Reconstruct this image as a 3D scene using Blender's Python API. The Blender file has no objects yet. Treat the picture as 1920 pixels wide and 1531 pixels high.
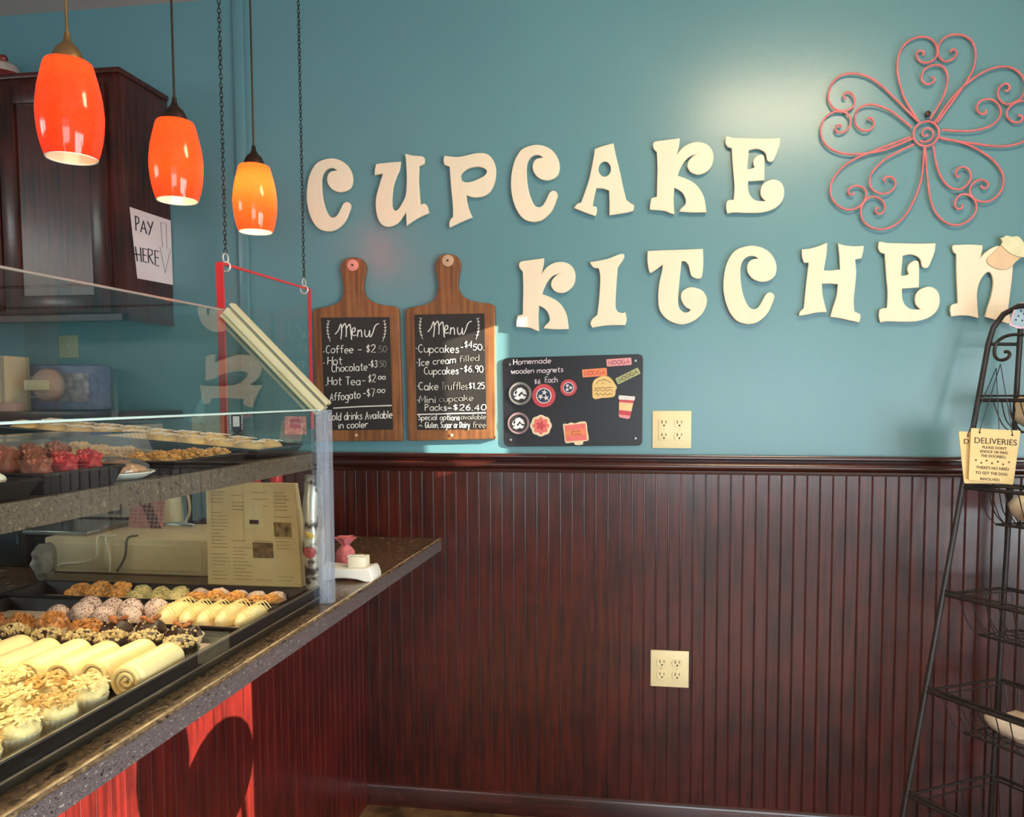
import bpy, bmesh, math, random
from math import sin, cos, pi, radians, sqrt
from mathutils import Vector, Matrix, noise
C = bpy.context.scene.collection
rnd = random.Random(7)

# ------------------------------------------------------------------ camera
F_PX, CX, CY = 1506.4, 1026.9, 834.6
PITCH, YAW, ROLL = .061794, .14433, -.00212
CAM = Vector((0, -2.505, 1.36))
FW = Vector((-sin(YAW)*cos(PITCH), cos(YAW)*cos(PITCH), -sin(PITCH)))
_R = Vector((cos(YAW), sin(YAW), 0)); _U = _R.cross(FW)
RT = cos(ROLL)*_R + sin(ROLL)*_U
UP = -sin(ROLL)*_R + cos(ROLL)*_U
cd = bpy.data.cameras.new('camera'); cam = bpy.data.objects.new('camera', cd); C.objects.link(cam)
cam.matrix_world = Matrix(((RT.x, UP.x, -FW.x, CAM.x), (RT.y, UP.y, -FW.y, CAM.y), (RT.z, UP.z, -FW.z, CAM.z), (0, 0, 0, 1)))
cd.sensor_fit = 'HORIZONTAL'; cd.sensor_width = 36; cd.lens = F_PX/1920*36
cd.shift_x = -(CX-960)/1920; cd.shift_y = (CY-765.5)/1920
cd.clip_start = .02
bpy.context.scene.camera = cam

# ------------------------------------------------------------------ view, world, sun, daylight
sc = bpy.context.scene
sc.view_settings.view_transform = 'Standard'; sc.view_settings.look = 'None'
sc.view_settings.gamma = 1; sc.view_settings.use_curve_mapping = False
sc.view_settings.exposure = 0.35
w = bpy.data.worlds.new('world'); sc.world = w; w.use_nodes = True
bg = w.node_tree.nodes['Background']; bg.inputs[0].default_value = (.62, .78, 1, 1); bg.inputs[1].default_value = 1.6

SUN_DIR = Vector((-.93, .25, -.262)).normalized()
def add_light(name, kind, loc, energy, color, direction=None, size=None, size_y=None, angle=None, radius=None):
    l = bpy.data.lights.new(name, kind); l.energy = energy; l.color = color
    o = bpy.data.objects.new(name, l); C.objects.link(o); o.location = loc
    if direction is not None: o.rotation_euler = Vector(direction).to_track_quat('-Z', 'Y').to_euler()
    if kind == 'AREA':
        l.shape = 'RECTANGLE'; l.size = size; l.size_y = size_y
    if angle is not None: l.angle = angle
    if radius is not None: l.shadow_soft_size = radius
    return o
add_light('sun', 'SUN', (6, -2, 4), 25, (1, .88, .72), SUN_DIR, angle=radians(.15))
add_light('window_daylight', 'AREA', (2.15, -2.47, .95), 90, (.88, .95, 1), (-1, 0.2, .05), 1.9, 1.25)
add_light('clerestory_daylight', 'AREA', (-3.55, -2.3, 2.12), 11, (1, .95, .88), (1, .05, -.25), 1.35, .34)
add_light('front_fill', 'AREA', (.9, -5.75, 1.15), 60, (.90, .95, 1), (-.1, 1, -.08), 2.2, 1.3)  # area light added as frontal fill for the letters and back wall

# ------------------------------------------------------------------ pixel helpers (photograph pixels onto real planes)
def ray(x, y): return FW + RT*((x-CX)/F_PX) - UP*((y-CY)/F_PX)
def on(x, y, ax, v):
    d = ray(x, y); return CAM + d*((v-CAM[ax])/d[ax])
def atx(x, y, v): return on(x, y, 0, v)
def aty(x, y, v): return on(x, y, 1, v)
def atz(x, y, v): return on(x, y, 2, v)

# ------------------------------------------------------------------ materials
def lin(c):
    out = []
    for v in c[:3]:
        v = v/255
        out.append(v/12.92 if v <= .04045 else ((v+.055)/1.055)**2.4)
    return tuple(out)+(1,)
MATS = {}
def mat(name, col, rough=.5, var=.12, scale=30, metal=0, bump=0, bscale=None, stretch=None, coat=0, spec=.5, col2=None, sss=0, trans=0, detail=4, contrast=None, croughness=.1):
    """Principled surface whose colour wanders between two tones with object-space noise."""
    if name in MATS: return MATS[name]
    m = bpy.data.materials.new(name); m.use_nodes = True; nt = m.node_tree; n = nt.nodes; L = nt.links
    p = n['Principled BSDF']
    a = lin(col); b = lin(col2) if col2 else tuple(min(1, v*(1-var*2)) for v in a[:3])+(1,)
    tc = n.new('ShaderNodeTexCoord'); mp = n.new('ShaderNodeMapping'); L.new(tc.outputs['Object'], mp.inputs[0])
    if stretch: mp.inputs['Scale'].default_value = stretch
    nz = n.new('ShaderNodeTexNoise'); nz.inputs['Scale'].default_value = scale; nz.inputs['Detail'].default_value = detail
    L.new(mp.outputs[0], nz.inputs['Vector'])
    cr = n.new('ShaderNodeValToRGB'); lo, hi = contrast or (.3, .7)
    cr.color_ramp.elements[0].position = lo; cr.color_ramp.elements[1].position = hi
    cr.color_ramp.elements[0].color = b; cr.color_ramp.elements[1].color = a
    L.new(nz.outputs[0], cr.inputs[0]); L.new(cr.outputs[0], p.inputs['Base Color'])
    p.inputs['Roughness'].default_value = rough; p.inputs['Metallic'].default_value = metal
    p.inputs['Specular IOR Level'].default_value = spec
    p.inputs['Coat Weight'].default_value = coat; p.inputs['Coat Roughness'].default_value = croughness
    if sss:
        p.inputs['Subsurface Weight'].default_value = sss; p.inputs['Subsurface Radius'].default_value = (.01, .006, .003); p.inputs['Subsurface Scale'].default_value = .5
    if trans: p.inputs['Transmission Weight'].default_value = trans
    if bump:
        bz = n.new('ShaderNodeTexNoise'); bz.inputs['Scale'].default_value = bscale or scale*3; bz.inputs['Detail'].default_value = 3
        L.new(mp.outputs[0], bz.inputs['Vector'])
        bp = n.new('ShaderNodeBump'); bp.inputs['Strength'].default_value = bump; bp.inputs['Distance'].default_value = .002
        L.new(bz.outputs[0], bp.inputs['Height']); L.new(bp.outputs[0], p.inputs['Normal'])
    MATS[name] = m; return m

def mat_clear(name, tint=(235, 245, 240), ior=1.45, rough=.0, weight=1.0, milk=0.0, mcol=(.9, .92, .95, 1)):
    """Clear sheet: straight-through light plus a Fresnel reflection (and a little milkiness)."""
    if name in MATS: return MATS[name]
    m = bpy.data.materials.new(name); m.use_nodes = True; nt = m.node_tree; n = nt.nodes; L = nt.links
    n.remove(n['Principled BSDF']); out = n['Material Output']
    tr = n.new('ShaderNodeBsdfTransparent'); gl = n.new('ShaderNodeBsdfGlossy'); mx = n.new('ShaderNodeMixShader')
    fr = n.new('ShaderNodeFresnel'); fr.inputs[0].default_value = ior
    tc = n.new('ShaderNodeTexCoord'); nz = n.new('ShaderNodeTexNoise'); nz.inputs['Scale'].default_value = 6
    L.new(tc.outputs['Object'], nz.inputs['Vector'])
    cr = n.new('ShaderNodeValToRGB'); t = lin(tint); cr.color_ramp.elements[0].color = tuple(v*.97 for v in t[:3])+(1,); cr.color_ramp.elements[1].color = t
    L.new(nz.outputs[0], cr.inputs[0]); L.new(cr.outputs[0], tr.inputs[0])
    gl.inputs['Roughness'].default_value = rough
    mu = n.new('ShaderNodeMath'); mu.operation = 'MULTIPLY'; mu.inputs[1].default_value = weight
    ge = n.new('ShaderNodeNewGeometry'); inv = n.new('ShaderNodeMath'); inv.operation = 'SUBTRACT'; inv.inputs[0].default_value = 1; L.new(ge.outputs['Backfacing'], inv.inputs[1])
    m0 = n.new('ShaderNodeMath'); m0.operation = 'MULTIPLY'; L.new(fr.outputs[0], m0.inputs[0]); L.new(inv.outputs[0], m0.inputs[1])
    L.new(m0.outputs[0], mu.inputs[0]); L.new(mu.outputs[0], mx.inputs[0])
    src = tr
    if milk:
        df = n.new('ShaderNodeBsdfDiffuse'); df.inputs[0].default_value = mcol
        m2 = n.new('ShaderNodeMixShader'); m2.inputs[0].default_value = milk
        L.new(tr.outputs[0], m2.inputs[1]); L.new(df.outputs[0], m2.inputs[2]); src = m2
    L.new(src.outputs[0], mx.inputs[1]); L.new(gl.outputs[0], mx.inputs[2]); L.new(mx.outputs[0], out.inputs[0])
    MATS[name] = m; return m

def mat_shade(name, col, glow):
    """Coloured lamp glass: glossy skin over glass that lets the bulb's light through."""
    m = bpy.data.materials.new(name); m.use_nodes = True; nt = m.node_tree; n = nt.nodes; L = nt.links
    p = n['Principled BSDF']; out = n['Material Output']
    tc = n.new('ShaderNodeTexCoord'); nz = n.new('ShaderNodeTexNoise'); nz.inputs['Scale'].default_value = 120; L.new(tc.outputs['Object'], nz.inputs['Vector'])
    cr = n.new('ShaderNodeValToRGB'); a = lin(col); cr.color_ramp.elements[0].color = (a[0]*.85, a[1]*.65, a[2]*.6, 1); cr.color_ramp.elements[1].color = a
    cr.color_ramp.elements[0].position = .35; cr.color_ramp.elements[1].position = .65
    L.new(nz.outputs[0], cr.inputs[0])
    ge = n.new('ShaderNodeNewGeometry'); mc = n.new('ShaderNodeMix'); mc.data_type = 'RGBA'; mc.inputs['B'].default_value = (.92, .88, .80, 1)   # white-lined inside
    L.new(ge.outputs['Backfacing'], mc.inputs['Factor']); L.new(cr.outputs[0], mc.inputs['A']); L.new(mc.outputs['Result'], p.inputs['Base Color'])
    p.inputs['Roughness'].default_value = .12; p.inputs['Coat Weight'].default_value = .5
    tl = n.new('ShaderNodeBsdfTranslucent'); tl.inputs[0].default_value = (1, .070, .012, 1)
    mx = n.new('ShaderNodeMixShader'); mx.inputs[0].default_value = glow
    L.new(p.outputs[0], mx.inputs[1]); L.new(tl.outputs[0], mx.inputs[2]); L.new(mx.outputs[0], out.inputs[0])
    MATS[name] = m; return m

def mat_emit(name, col, s):
    m = bpy.data.materials.new(name); m.use_nodes = True; p = m.node_tree.nodes['Principled BSDF']
    p.inputs['Base Color'].default_value = lin(col); p.inputs['Emission Color'].default_value = lin(col); p.inputs['Emission Strength'].default_value = s
    MATS[name] = m; return m

def mat_wood_dark(name, base, dark, vert=True, coat=.35, rough=.32, grain=.08):
    if name in MATS: return MATS[name]
    m = bpy.data.materials.new(name); m.use_nodes = True; nt = m.node_tree; n = nt.nodes; L = nt.links
    p = n['Principled BSDF']; tc = n.new('ShaderNodeTexCoord'); mp = n.new('ShaderNodeMapping'); L.new(tc.outputs['Object'], mp.inputs[0])
    mp.inputs['Scale'].default_value = (1, 1, .06) if vert else (.06, 1, 1)
    g = n.new('ShaderNodeTexNoise'); g.inputs['Scale'].default_value = 90; g.inputs['Detail'].default_value = 6; L.new(mp.outputs[0], g.inputs['Vector'])
    b = n.new('ShaderNodeTexNoise'); b.inputs['Scale'].default_value = 5; b.inputs['Detail'].default_value = 5; L.new(tc.outputs['Object'], b.inputs['Vector'])
    ad = n.new('ShaderNodeMath'); ad.operation = 'ADD'; L.new(g.outputs[0], ad.inputs[0]); L.new(b.outputs[0], ad.inputs[1])
    hf = n.new('ShaderNodeMath'); hf.operation = 'MULTIPLY'; hf.inputs[1].default_value = .5; L.new(ad.outputs[0], hf.inputs[0])
    g.inputs['Roughness'].default_value = .35; b.inputs['Roughness'].default_value = .7
    cr = n.new('ShaderNodeValToRGB'); cr.color_ramp.elements[0].position = .40; cr.color_ramp.elements[1].position = .60
    cr.color_ramp.elements[0].color = lin(dark); cr.color_ramp.elements[1].color = lin(base)
    L.new(hf.outputs[0], cr.inputs[0]); L.new(cr.outputs[0], p.inputs['Base Color'])
    p.inputs['Roughness'].default_value = rough; p.inputs['Coat Weight'].default_value = coat; p.inputs['Coat Roughness'].default_value = .16
    bp = n.new('ShaderNodeBump'); bp.inputs['Strength'].default_value = grain; bp.inputs['Distance'].default_value = .001
    L.new(g.outputs[0], bp.inputs['Height']); L.new(bp.outputs[0], p.inputs['Normal'])
    MATS[name] = m; return m

def mat_stone(name, cols, rough=.3, scale=60, stretch=(1, 1, 1)):
    if name in MATS: return MATS[name]
    m = bpy.data.materials.new(name); m.use_nodes = True; nt = m.node_tree; n = nt.nodes; L = nt.links
    p = n['Principled BSDF']; tc = n.new('ShaderNodeTexCoord'); mp = n.new('ShaderNodeMapping'); L.new(tc.outputs['Object'], mp.inputs[0])
    mp.inputs['Scale'].default_value = stretch
    g = n.new('ShaderNodeTexNoise'); g.inputs['Scale'].default_value = scale; g.inputs['Detail'].default_value = 5; g.inputs['Roughness'].default_value = .65; L.new(mp.outputs[0], g.inputs['Vector'])
    cr = n.new('ShaderNodeValToRGB'); el = cr.color_ramp.elements
    el[0].position = .36; el[0].color = lin(cols[0]); el[1].position = .66; el[1].color = lin(cols[-1])
    for i, c in enumerate(cols[1:-1]):
        e = el.new(.36+.3*(i+1)/(len(cols)-1)); e.color = lin(c)
    L.new(g.outputs[0], cr.inputs[0]); L.new(cr.outputs[0], p.inputs['Base Color'])
    p.inputs['Roughness'].default_value = rough
    MATS[name] = m; return m

M_WALL = mat('teal_paint', (97, 143, 152), .29, .03, 3, bump=.10, bscale=190, spec=.6)
M_CEIL = mat('ceiling_paint', (190, 174, 168), .9, .03, 5)
M_CREAM = mat('cream_paint', (205, 196, 180), .85, .04, 4)
M_FLOOR = mat_stone('vinyl_floor', [(70, 52, 36), (120, 92, 60), (150, 122, 86)], .35, 9)
M_WAIN = mat_wood_dark('mahogany_paneling', (80, 25, 17), (44, 14, 10))
M_CLAD = mat_wood_dark('mahogany_counter_front', (94, 22, 18), (56, 12, 10))
M_RAIL = mat_wood_dark('mahogany_rail', (70, 27, 21), (42, 16, 13), vert=False, coat=.7, rough=.25)
M_CAB = mat_wood_dark('mahogany_cabinet', (78, 27, 19), (34, 12, 9), coat=.22, rough=.36, grain=.55)
M_TOP = mat_stone('speckled_laminate', [(44, 33, 26), (116, 94, 70), (74, 60, 46), (156, 132, 98)], .24, 55, (1, .45, 1))
M_EDGE = mat_stone('speckled_laminate_edge', [(44, 38, 40), (112, 100, 100), (70, 62, 66), (160, 148, 142)], .3, 170, (1, .6, 1))
M_GLASS = mat_clear('case_glass', (251, 254, 252), 1.5, 0, 1.25)
M_ACRYL = mat_clear('clear_acrylic', (252, 254, 254), 1.4, .02)
M_PLAST = mat_clear('clear_plastic', (252, 253, 254), 1.5, .08, 1.4, milk=.07)
M_POST = mat_clear('acrylic_profile', (226, 233, 246), 1.5, .10, 1.5, milk=.27, mcol=(.62, .67, .76, 1))
M_SLANT = mat('pale_acrylic_edge', (226, 214, 172), .25, .08, 8, coat=.5)
M_BLACK = mat('black_plastic', (26, 23, 22), .32, .15, 20)
M_METALB = mat('black_iron', (58, 52, 50), .42, .15, 40, metal=.3)
M_STEEL = mat('steel', (176, 170, 166), .28, .08, 20, metal=.9)
M_CHAIN = mat('dark_chain_metal', (48, 46, 46), .4, .1, 60, metal=.7)
M_LETTER = mat('letter_wood', (240, 224, 198), .55, .035, 22, stretch=(1, 1, .25), bump=.05)
M_PINK = mat('pink_wire_paint', (222, 118, 122), .4, .12, 40)
M_PADDLE = mat_wood_dark('paddle_wood', (146, 94, 54), (104, 64, 37), coat=.1, rough=.5)
M_CHALKB = mat('chalkboard', (44, 40, 39), .6, .15, 12)
M_CHALK = mat('chalk', (238, 236, 230), .9, .08, 200)
M_CHALKD = mat('faded_chalk', (150, 146, 140), .9, .15, 200)
M_WHITE = mat('white_plastic', (238, 234, 226), .35, .03, 10)
M_IVORY = mat('ivory_plastic', (240, 224, 176), .35, .03, 10)
M_PAPER = mat('paper', (228, 216, 220), .8, .04, 6)
M_INK = mat('black_marker', (26, 24, 30), .7, .1, 50)
M_INKP = mat('pencil_marker', (120, 108, 112), .7, .1, 50)
M_TANW = mat('tan_sign_wood', (236, 204, 140), .6, .08, 14, stretch=(.2, 1, 1))
M_DKBR = mat('dark_brown_print', (62, 40, 26), .7, .1, 40)
M_RED = mat('red_acrylic_edge', (218, 48, 52), .3, .06, 20, coat=.4)
M_BEIGE = mat('beige_enamel', (232, 214, 176), .5, .05, 5)

# ------------------------------------------------------------------ mesh builder
class MB:
    def __init__(s): s.v = []; s.f = []; s.m = []
    def add(s, vs, fs, mi=0):
        o = len(s.v); s.v += [tuple(v) for v in vs]; s.f += [tuple(i+o for i in f) for f in fs]; s.m += [mi]*len(fs); return s
    def box(s, c, d, mi=0, bev=0, rot=None):
        bm = bmesh.new(); bmesh.ops.create_cube(bm, size=1)
        for v in bm.verts: v.co = Vector((v.co.x*d[0], v.co.y*d[1], v.co.z*d[2]))
        if bev: bmesh.ops.bevel(bm, geom=list(bm.edges), offset=bev, segments=2, affect='EDGES', profile=.5)
        bm.verts.ensure_lookup_table()
        for i, v in enumerate(bm.verts): v.index = i
        vs = [(rot @ v.co if rot else v.co)+Vector(c) for v in bm.verts]
        s.add(vs, [[v.index for v in f.verts] for f in bm.faces], mi); bm.free(); return s
    def span(s, a, b, mi=0, bev=0):
        return s.box([(a[i]+b[i])/2 for i in range(3)], [abs(b[i]-a[i]) for i in range(3)], mi, bev)
    def tube(s, pts, r, n=8, mi=0, closed=False, flat=None):
        pts = [Vector(p) for p in pts]; k = len(pts)
        if k < 2: return s
        rs = r if isinstance(r, (list, tuple)) else [r]*k
        tang = []
        for i in range(k):
            if closed: t = pts[(i+1) % k]-pts[i-1]
            else: t = pts[min(i+1, k-1)]-pts[max(i-1, 0)]
            tang.append(t.normalized() if t.length > 1e-9 else Vector((0, 0, 1)))
        nrm = tang[0].orthogonal().normalized(); rings = []
        if flat is not None:
            nrm = (Vector(flat)-tang[0]*tang[0].dot(Vector(flat))).normalized()
        for i in range(k):
            t = tang[i]; nrm = (nrm-t*nrm.dot(t))
            nrm = nrm.normalized() if nrm.length > 1e-6 else t.orthogonal().normalized()
            bn = t.cross(nrm)
            rings.append([pts[i]+(nrm*cos(2*pi*j/n+pi/n)+bn*sin(2*pi*j/n+pi/n))*rs[i] for j in range(n)])
        vs = [p for rg in rings for p in rg]; fs = []
        for i in range(k if closed else k-1):
            a, b = i*n, ((i+1) % k)*n
            for j in range(n): fs.append((a+j, a+(j+1) % n, b+(j+1) % n, b+j))
        if not closed:
            fs.append(tuple(range(n-1, -1, -1))); fs.append(tuple((k-1)*n+j for j in range(n)))
        return s.add(vs, fs, mi)
    def lathe(s, prof, n=32, mi=0, c=(0, 0, 0), axis='z', mats=None, ruffle=None):
        vs = []; fs = []; ms = []
        for q, (r, z) in enumerate(prof):
            for j in range(n):
                a = 2*pi*j/n; rr = r*(1+(ruffle[q]*cos(a*ruffle[-1]) if ruffle else 0))
                p = (rr*cos(a), rr*sin(a), z)
                if axis == 'x': p = (z, rr*cos(a), rr*sin(a))
                if axis == 'y': p = (rr*cos(a), z, rr*sin(a))
                vs.append((p[0]+c[0], p[1]+c[1], p[2]+c[2]))
        for i in range(len(prof)-1):
            for j in range(n):
                fs.append((i*n+j, i*n+(j+1) % n, (i+1)*n+(j+1) % n, (i+1)*n+j)); ms.append(mats[i] if mats else mi)
        if prof[0][0] > 1e-5: fs.append(tuple(range(n-1, -1, -1))); ms.append(mats[0] if mats else mi)
        if prof[-1][0] > 1e-5: fs.append(tuple((len(prof)-1)*n+j for j in range(n))); ms.append(mats[-1] if mats else mi)
        o = len(s.v); s.v += vs; s.f += [tuple(i+o for i in f) for f in fs]; s.m += ms; return s
    def ball(s, c, r, sub=3, amp=0, freq=40, mi=0, seed=0, amp2=0, freq2=120):
        bm = bmesh.new(); bmesh.ops.create_icosphere(bm, subdivisions=sub, radius=1)
        bm.verts.ensure_lookup_table(); vs = []
        r = (r, r, r) if isinstance(r, (int, float)) else r
        for i, v in enumerate(bm.verts):
            v.index = i; p = Vector((v.co.x*r[0], v.co.y*r[1], v.co.z*r[2]))
            if amp: p += v.co*amp*noise.noise(p*freq+Vector((seed*7.1, seed*3.3, 0)))
            if amp2: p += v.co*amp2*noise.noise(p*freq2+Vector((seed, 0, 5)))
            vs.append(p+Vector(c))
        s.add(vs, [[v.index for v in f.verts] for f in bm.faces], mi); bm.free(); return s
    def quad(s, a, b, c, d, mi=0): return s.add([a, b, c, d], [(0, 1, 2, 3)], mi)
    def slab(s, quad, nrm, t, mi=0):
        """quad given counter-clockwise seen from nrm side, thickened backwards by t"""
        q = [Vector(p) for p in quad]; n = Vector(nrm); k = len(q)
        vs = q+[p-n*t for p in q]; fs = [tuple(range(k)), tuple(range(2*k-1, k-1, -1))]
        for i in range(k): fs.append((i, i+k, (i+1) % k+k, (i+1) % k))
        return s.add(vs, fs, mi)
    def mesh(s, me):
        s.add([v.co for v in me.vertices], [tuple(p.vertices) for p in me.polygons], 0)
        return s
    def xf(s, M): s.v = [tuple(M @ Vector(v)) for v in s.v]; return s
    def build(s, name, mats, parent=None, origin=None, sharp=35):
        me = bpy.data.meshes.new(name)
        vs = s.v
        if origin is not None: vs = [(v[0]-origin[0], v[1]-origin[1], v[2]-origin[2]) for v in vs]
        me.from_pydata(vs, [], s.f); mats = mats if isinstance(mats, (list, tuple)) else [mats]
        for m in mats: me.materials.append(m)
        for p, mi in zip(me.polygons, s.m): p.material_index = mi
        bm = bmesh.new(); bm.from_mesh(me); bmesh.ops.recalc_face_normals(bm, faces=bm.faces); bm.to_mesh(me); bm.free()
        me.polygons.foreach_set('use_smooth', [True]*len(me.polygons))
        me.set_sharp_from_angle(angle=radians(sharp))
        o = bpy.data.objects.new(name, me); C.objects.link(o)
        if parent: o.parent = parent
        return o

def tag(o, label=None, cat=None, group=None, kind=None):
    if label: o['label'] = label
    if cat: o['category'] = cat
    if group: o['group'] = group
    if kind: o['kind'] = kind
    return o
def thing(name, label, cat, loc=(0, 0, 0), rotz=0, group=None):
    o = bpy.data.objects.new(name, None); C.objects.link(o); o.location = loc; o.rotation_euler = (0, 0, rotz)
    o.empty_display_size = .05
    return tag(o, label, cat, group)
def solo(name, mb, mats, label, cat, origin=(0, 0, 0), group=None, sharp=35):
    o = mb.build(name, mats, None, origin, sharp); o.location = origin
    return tag(o, label, cat, group)
def struct(name, mb, mats): return tag(mb.build(name, mats), kind='structure')
def dup(root, loc, rot=None, label=None, scale=None):
    r = root.copy(); C.objects.link(r); r.location = loc
    if rot is not None: r.rotation_euler = rot
    if scale is not None: r.scale = scale if isinstance(scale, tuple) else (scale,)*3
    if label: r['label'] = label
    for ch in root.children:
        c = ch.copy(); C.objects.link(c); c.parent = r
        for g in ch.children:
            d = g.copy(); C.objects.link(d); d.parent = c
    return r

# ---- 2D outlines -> solid shapes (x right, z up, thickness toward the room along -y)
def smooth_loop(pts, corner=(), sub=4):
    """Catmull-Rom through pts; entries flagged 'c' stay sharp."""
    P = [(p[0], p[1]) for p in pts]; K = [len(p) > 2 for p in pts]; n = len(P); out = []
    for i in range(n):
        p0, p1, p2, p3 = P[i-1], P[i], P[(i+1) % n], P[(i+2) % n]
        if K[i]: p0 = (2*p1[0]-p2[0], 2*p1[1]-p2[1])
        if K[(i+1) % n]: p3 = (2*p2[0]-p1[0], 2*p2[1]-p1[1])
        for k in range(sub):
            t = k/sub; t2 = t*t; t3 = t2*t
            out.append(tuple(.5*((2*p1[j])+(-p0[j]+p2[j])*t+(2*p0[j]-5*p1[j]+4*p2[j]-p3[j])*t2+(-p0[j]+3*p1[j]-3*p2[j]+p3[j])*t3) for j in (0, 1)))
    return out
def smooth_path(pts, sub=6):
    n = len(pts); out = []
    for i in range(n-1):
        p1, p2 = Vector(pts[i]), Vector(pts[i+1])
        p0 = Vector(pts[i-1]) if i else p1*2-p2
        p3 = Vector(pts[i+2]) if i+2 < n else p2*2-p1
        for k in range(sub):
            t = k/sub; out.append(.5*((2*p1)+(-p0+p2)*t+(2*p0-5*p1+4*p2-p3)*t*t+(-p0+3*p1-3*p2+p3)*t**3))
    out.append(Vector(pts[-1])); return out
def outline_mesh(loops, depth, bevel=0):
    cu = bpy.data.curves.new('outline', 'CURVE'); cu.dimensions = '2D'; cu.fill_mode = 'BOTH'
    cu.extrude = max(depth/2-bevel, 1e-5); cu.bevel_depth = bevel; cu.bevel_resolution = 1; cu.offset = -bevel
    for lp in loops:
        s = cu.splines.new('POLY'); s.points.add(len(lp)-1); s.use_cyclic_u = True
        for q, p in zip(s.points, lp): q.co = (p[0], p[1], 0, 1)
    return curve_mesh(cu)
def curve_mesh(cu):
    o = bpy.data.objects.new('outline', cu); C.objects.link(o)
    dg = bpy.context.evaluated_depsgraph_get(); me = bpy.data.meshes.new_from_object(o.evaluated_get(dg))
    mb = MB(); mb.mesh(me); bpy.data.objects.remove(o); bpy.data.meshes.remove(me); return mb
def plate(loops, y_front, depth, bevel=0, M=None):
    """solid whose outline lies in the xz plane, front face at y=y_front, back at y_front+depth"""
    mb = outline_mesh(loops, depth, bevel)
    mb.v = [(x, y_front+depth/2-z, y) for x, y, z in mb.v]
    return mb
def font_plate(txt, size, depth, y_front, width=None, center=True, M=None):
    cu = bpy.data.curves.new('lettering', 'FONT'); cu.body = txt; cu.size = size; cu.extrude = depth/2
    cu.align_x = 'LEFT'; cu.resolution_u = 3
    mb = curve_mesh(cu)
    xs = [v[0] for v in mb.v]; ys = [v[1] for v in mb.v]; x0, x1, y0, y1 = min(xs), max(xs), min(ys), max(ys)
    k = (width/(x1-x0)) if width else 1
    mb.v = [((x-(x0+x1)/2)*k, y_front+depth/2-z, (y-(y0+y1)/2)) for x, y, z in mb.v]
    return mb

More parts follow.
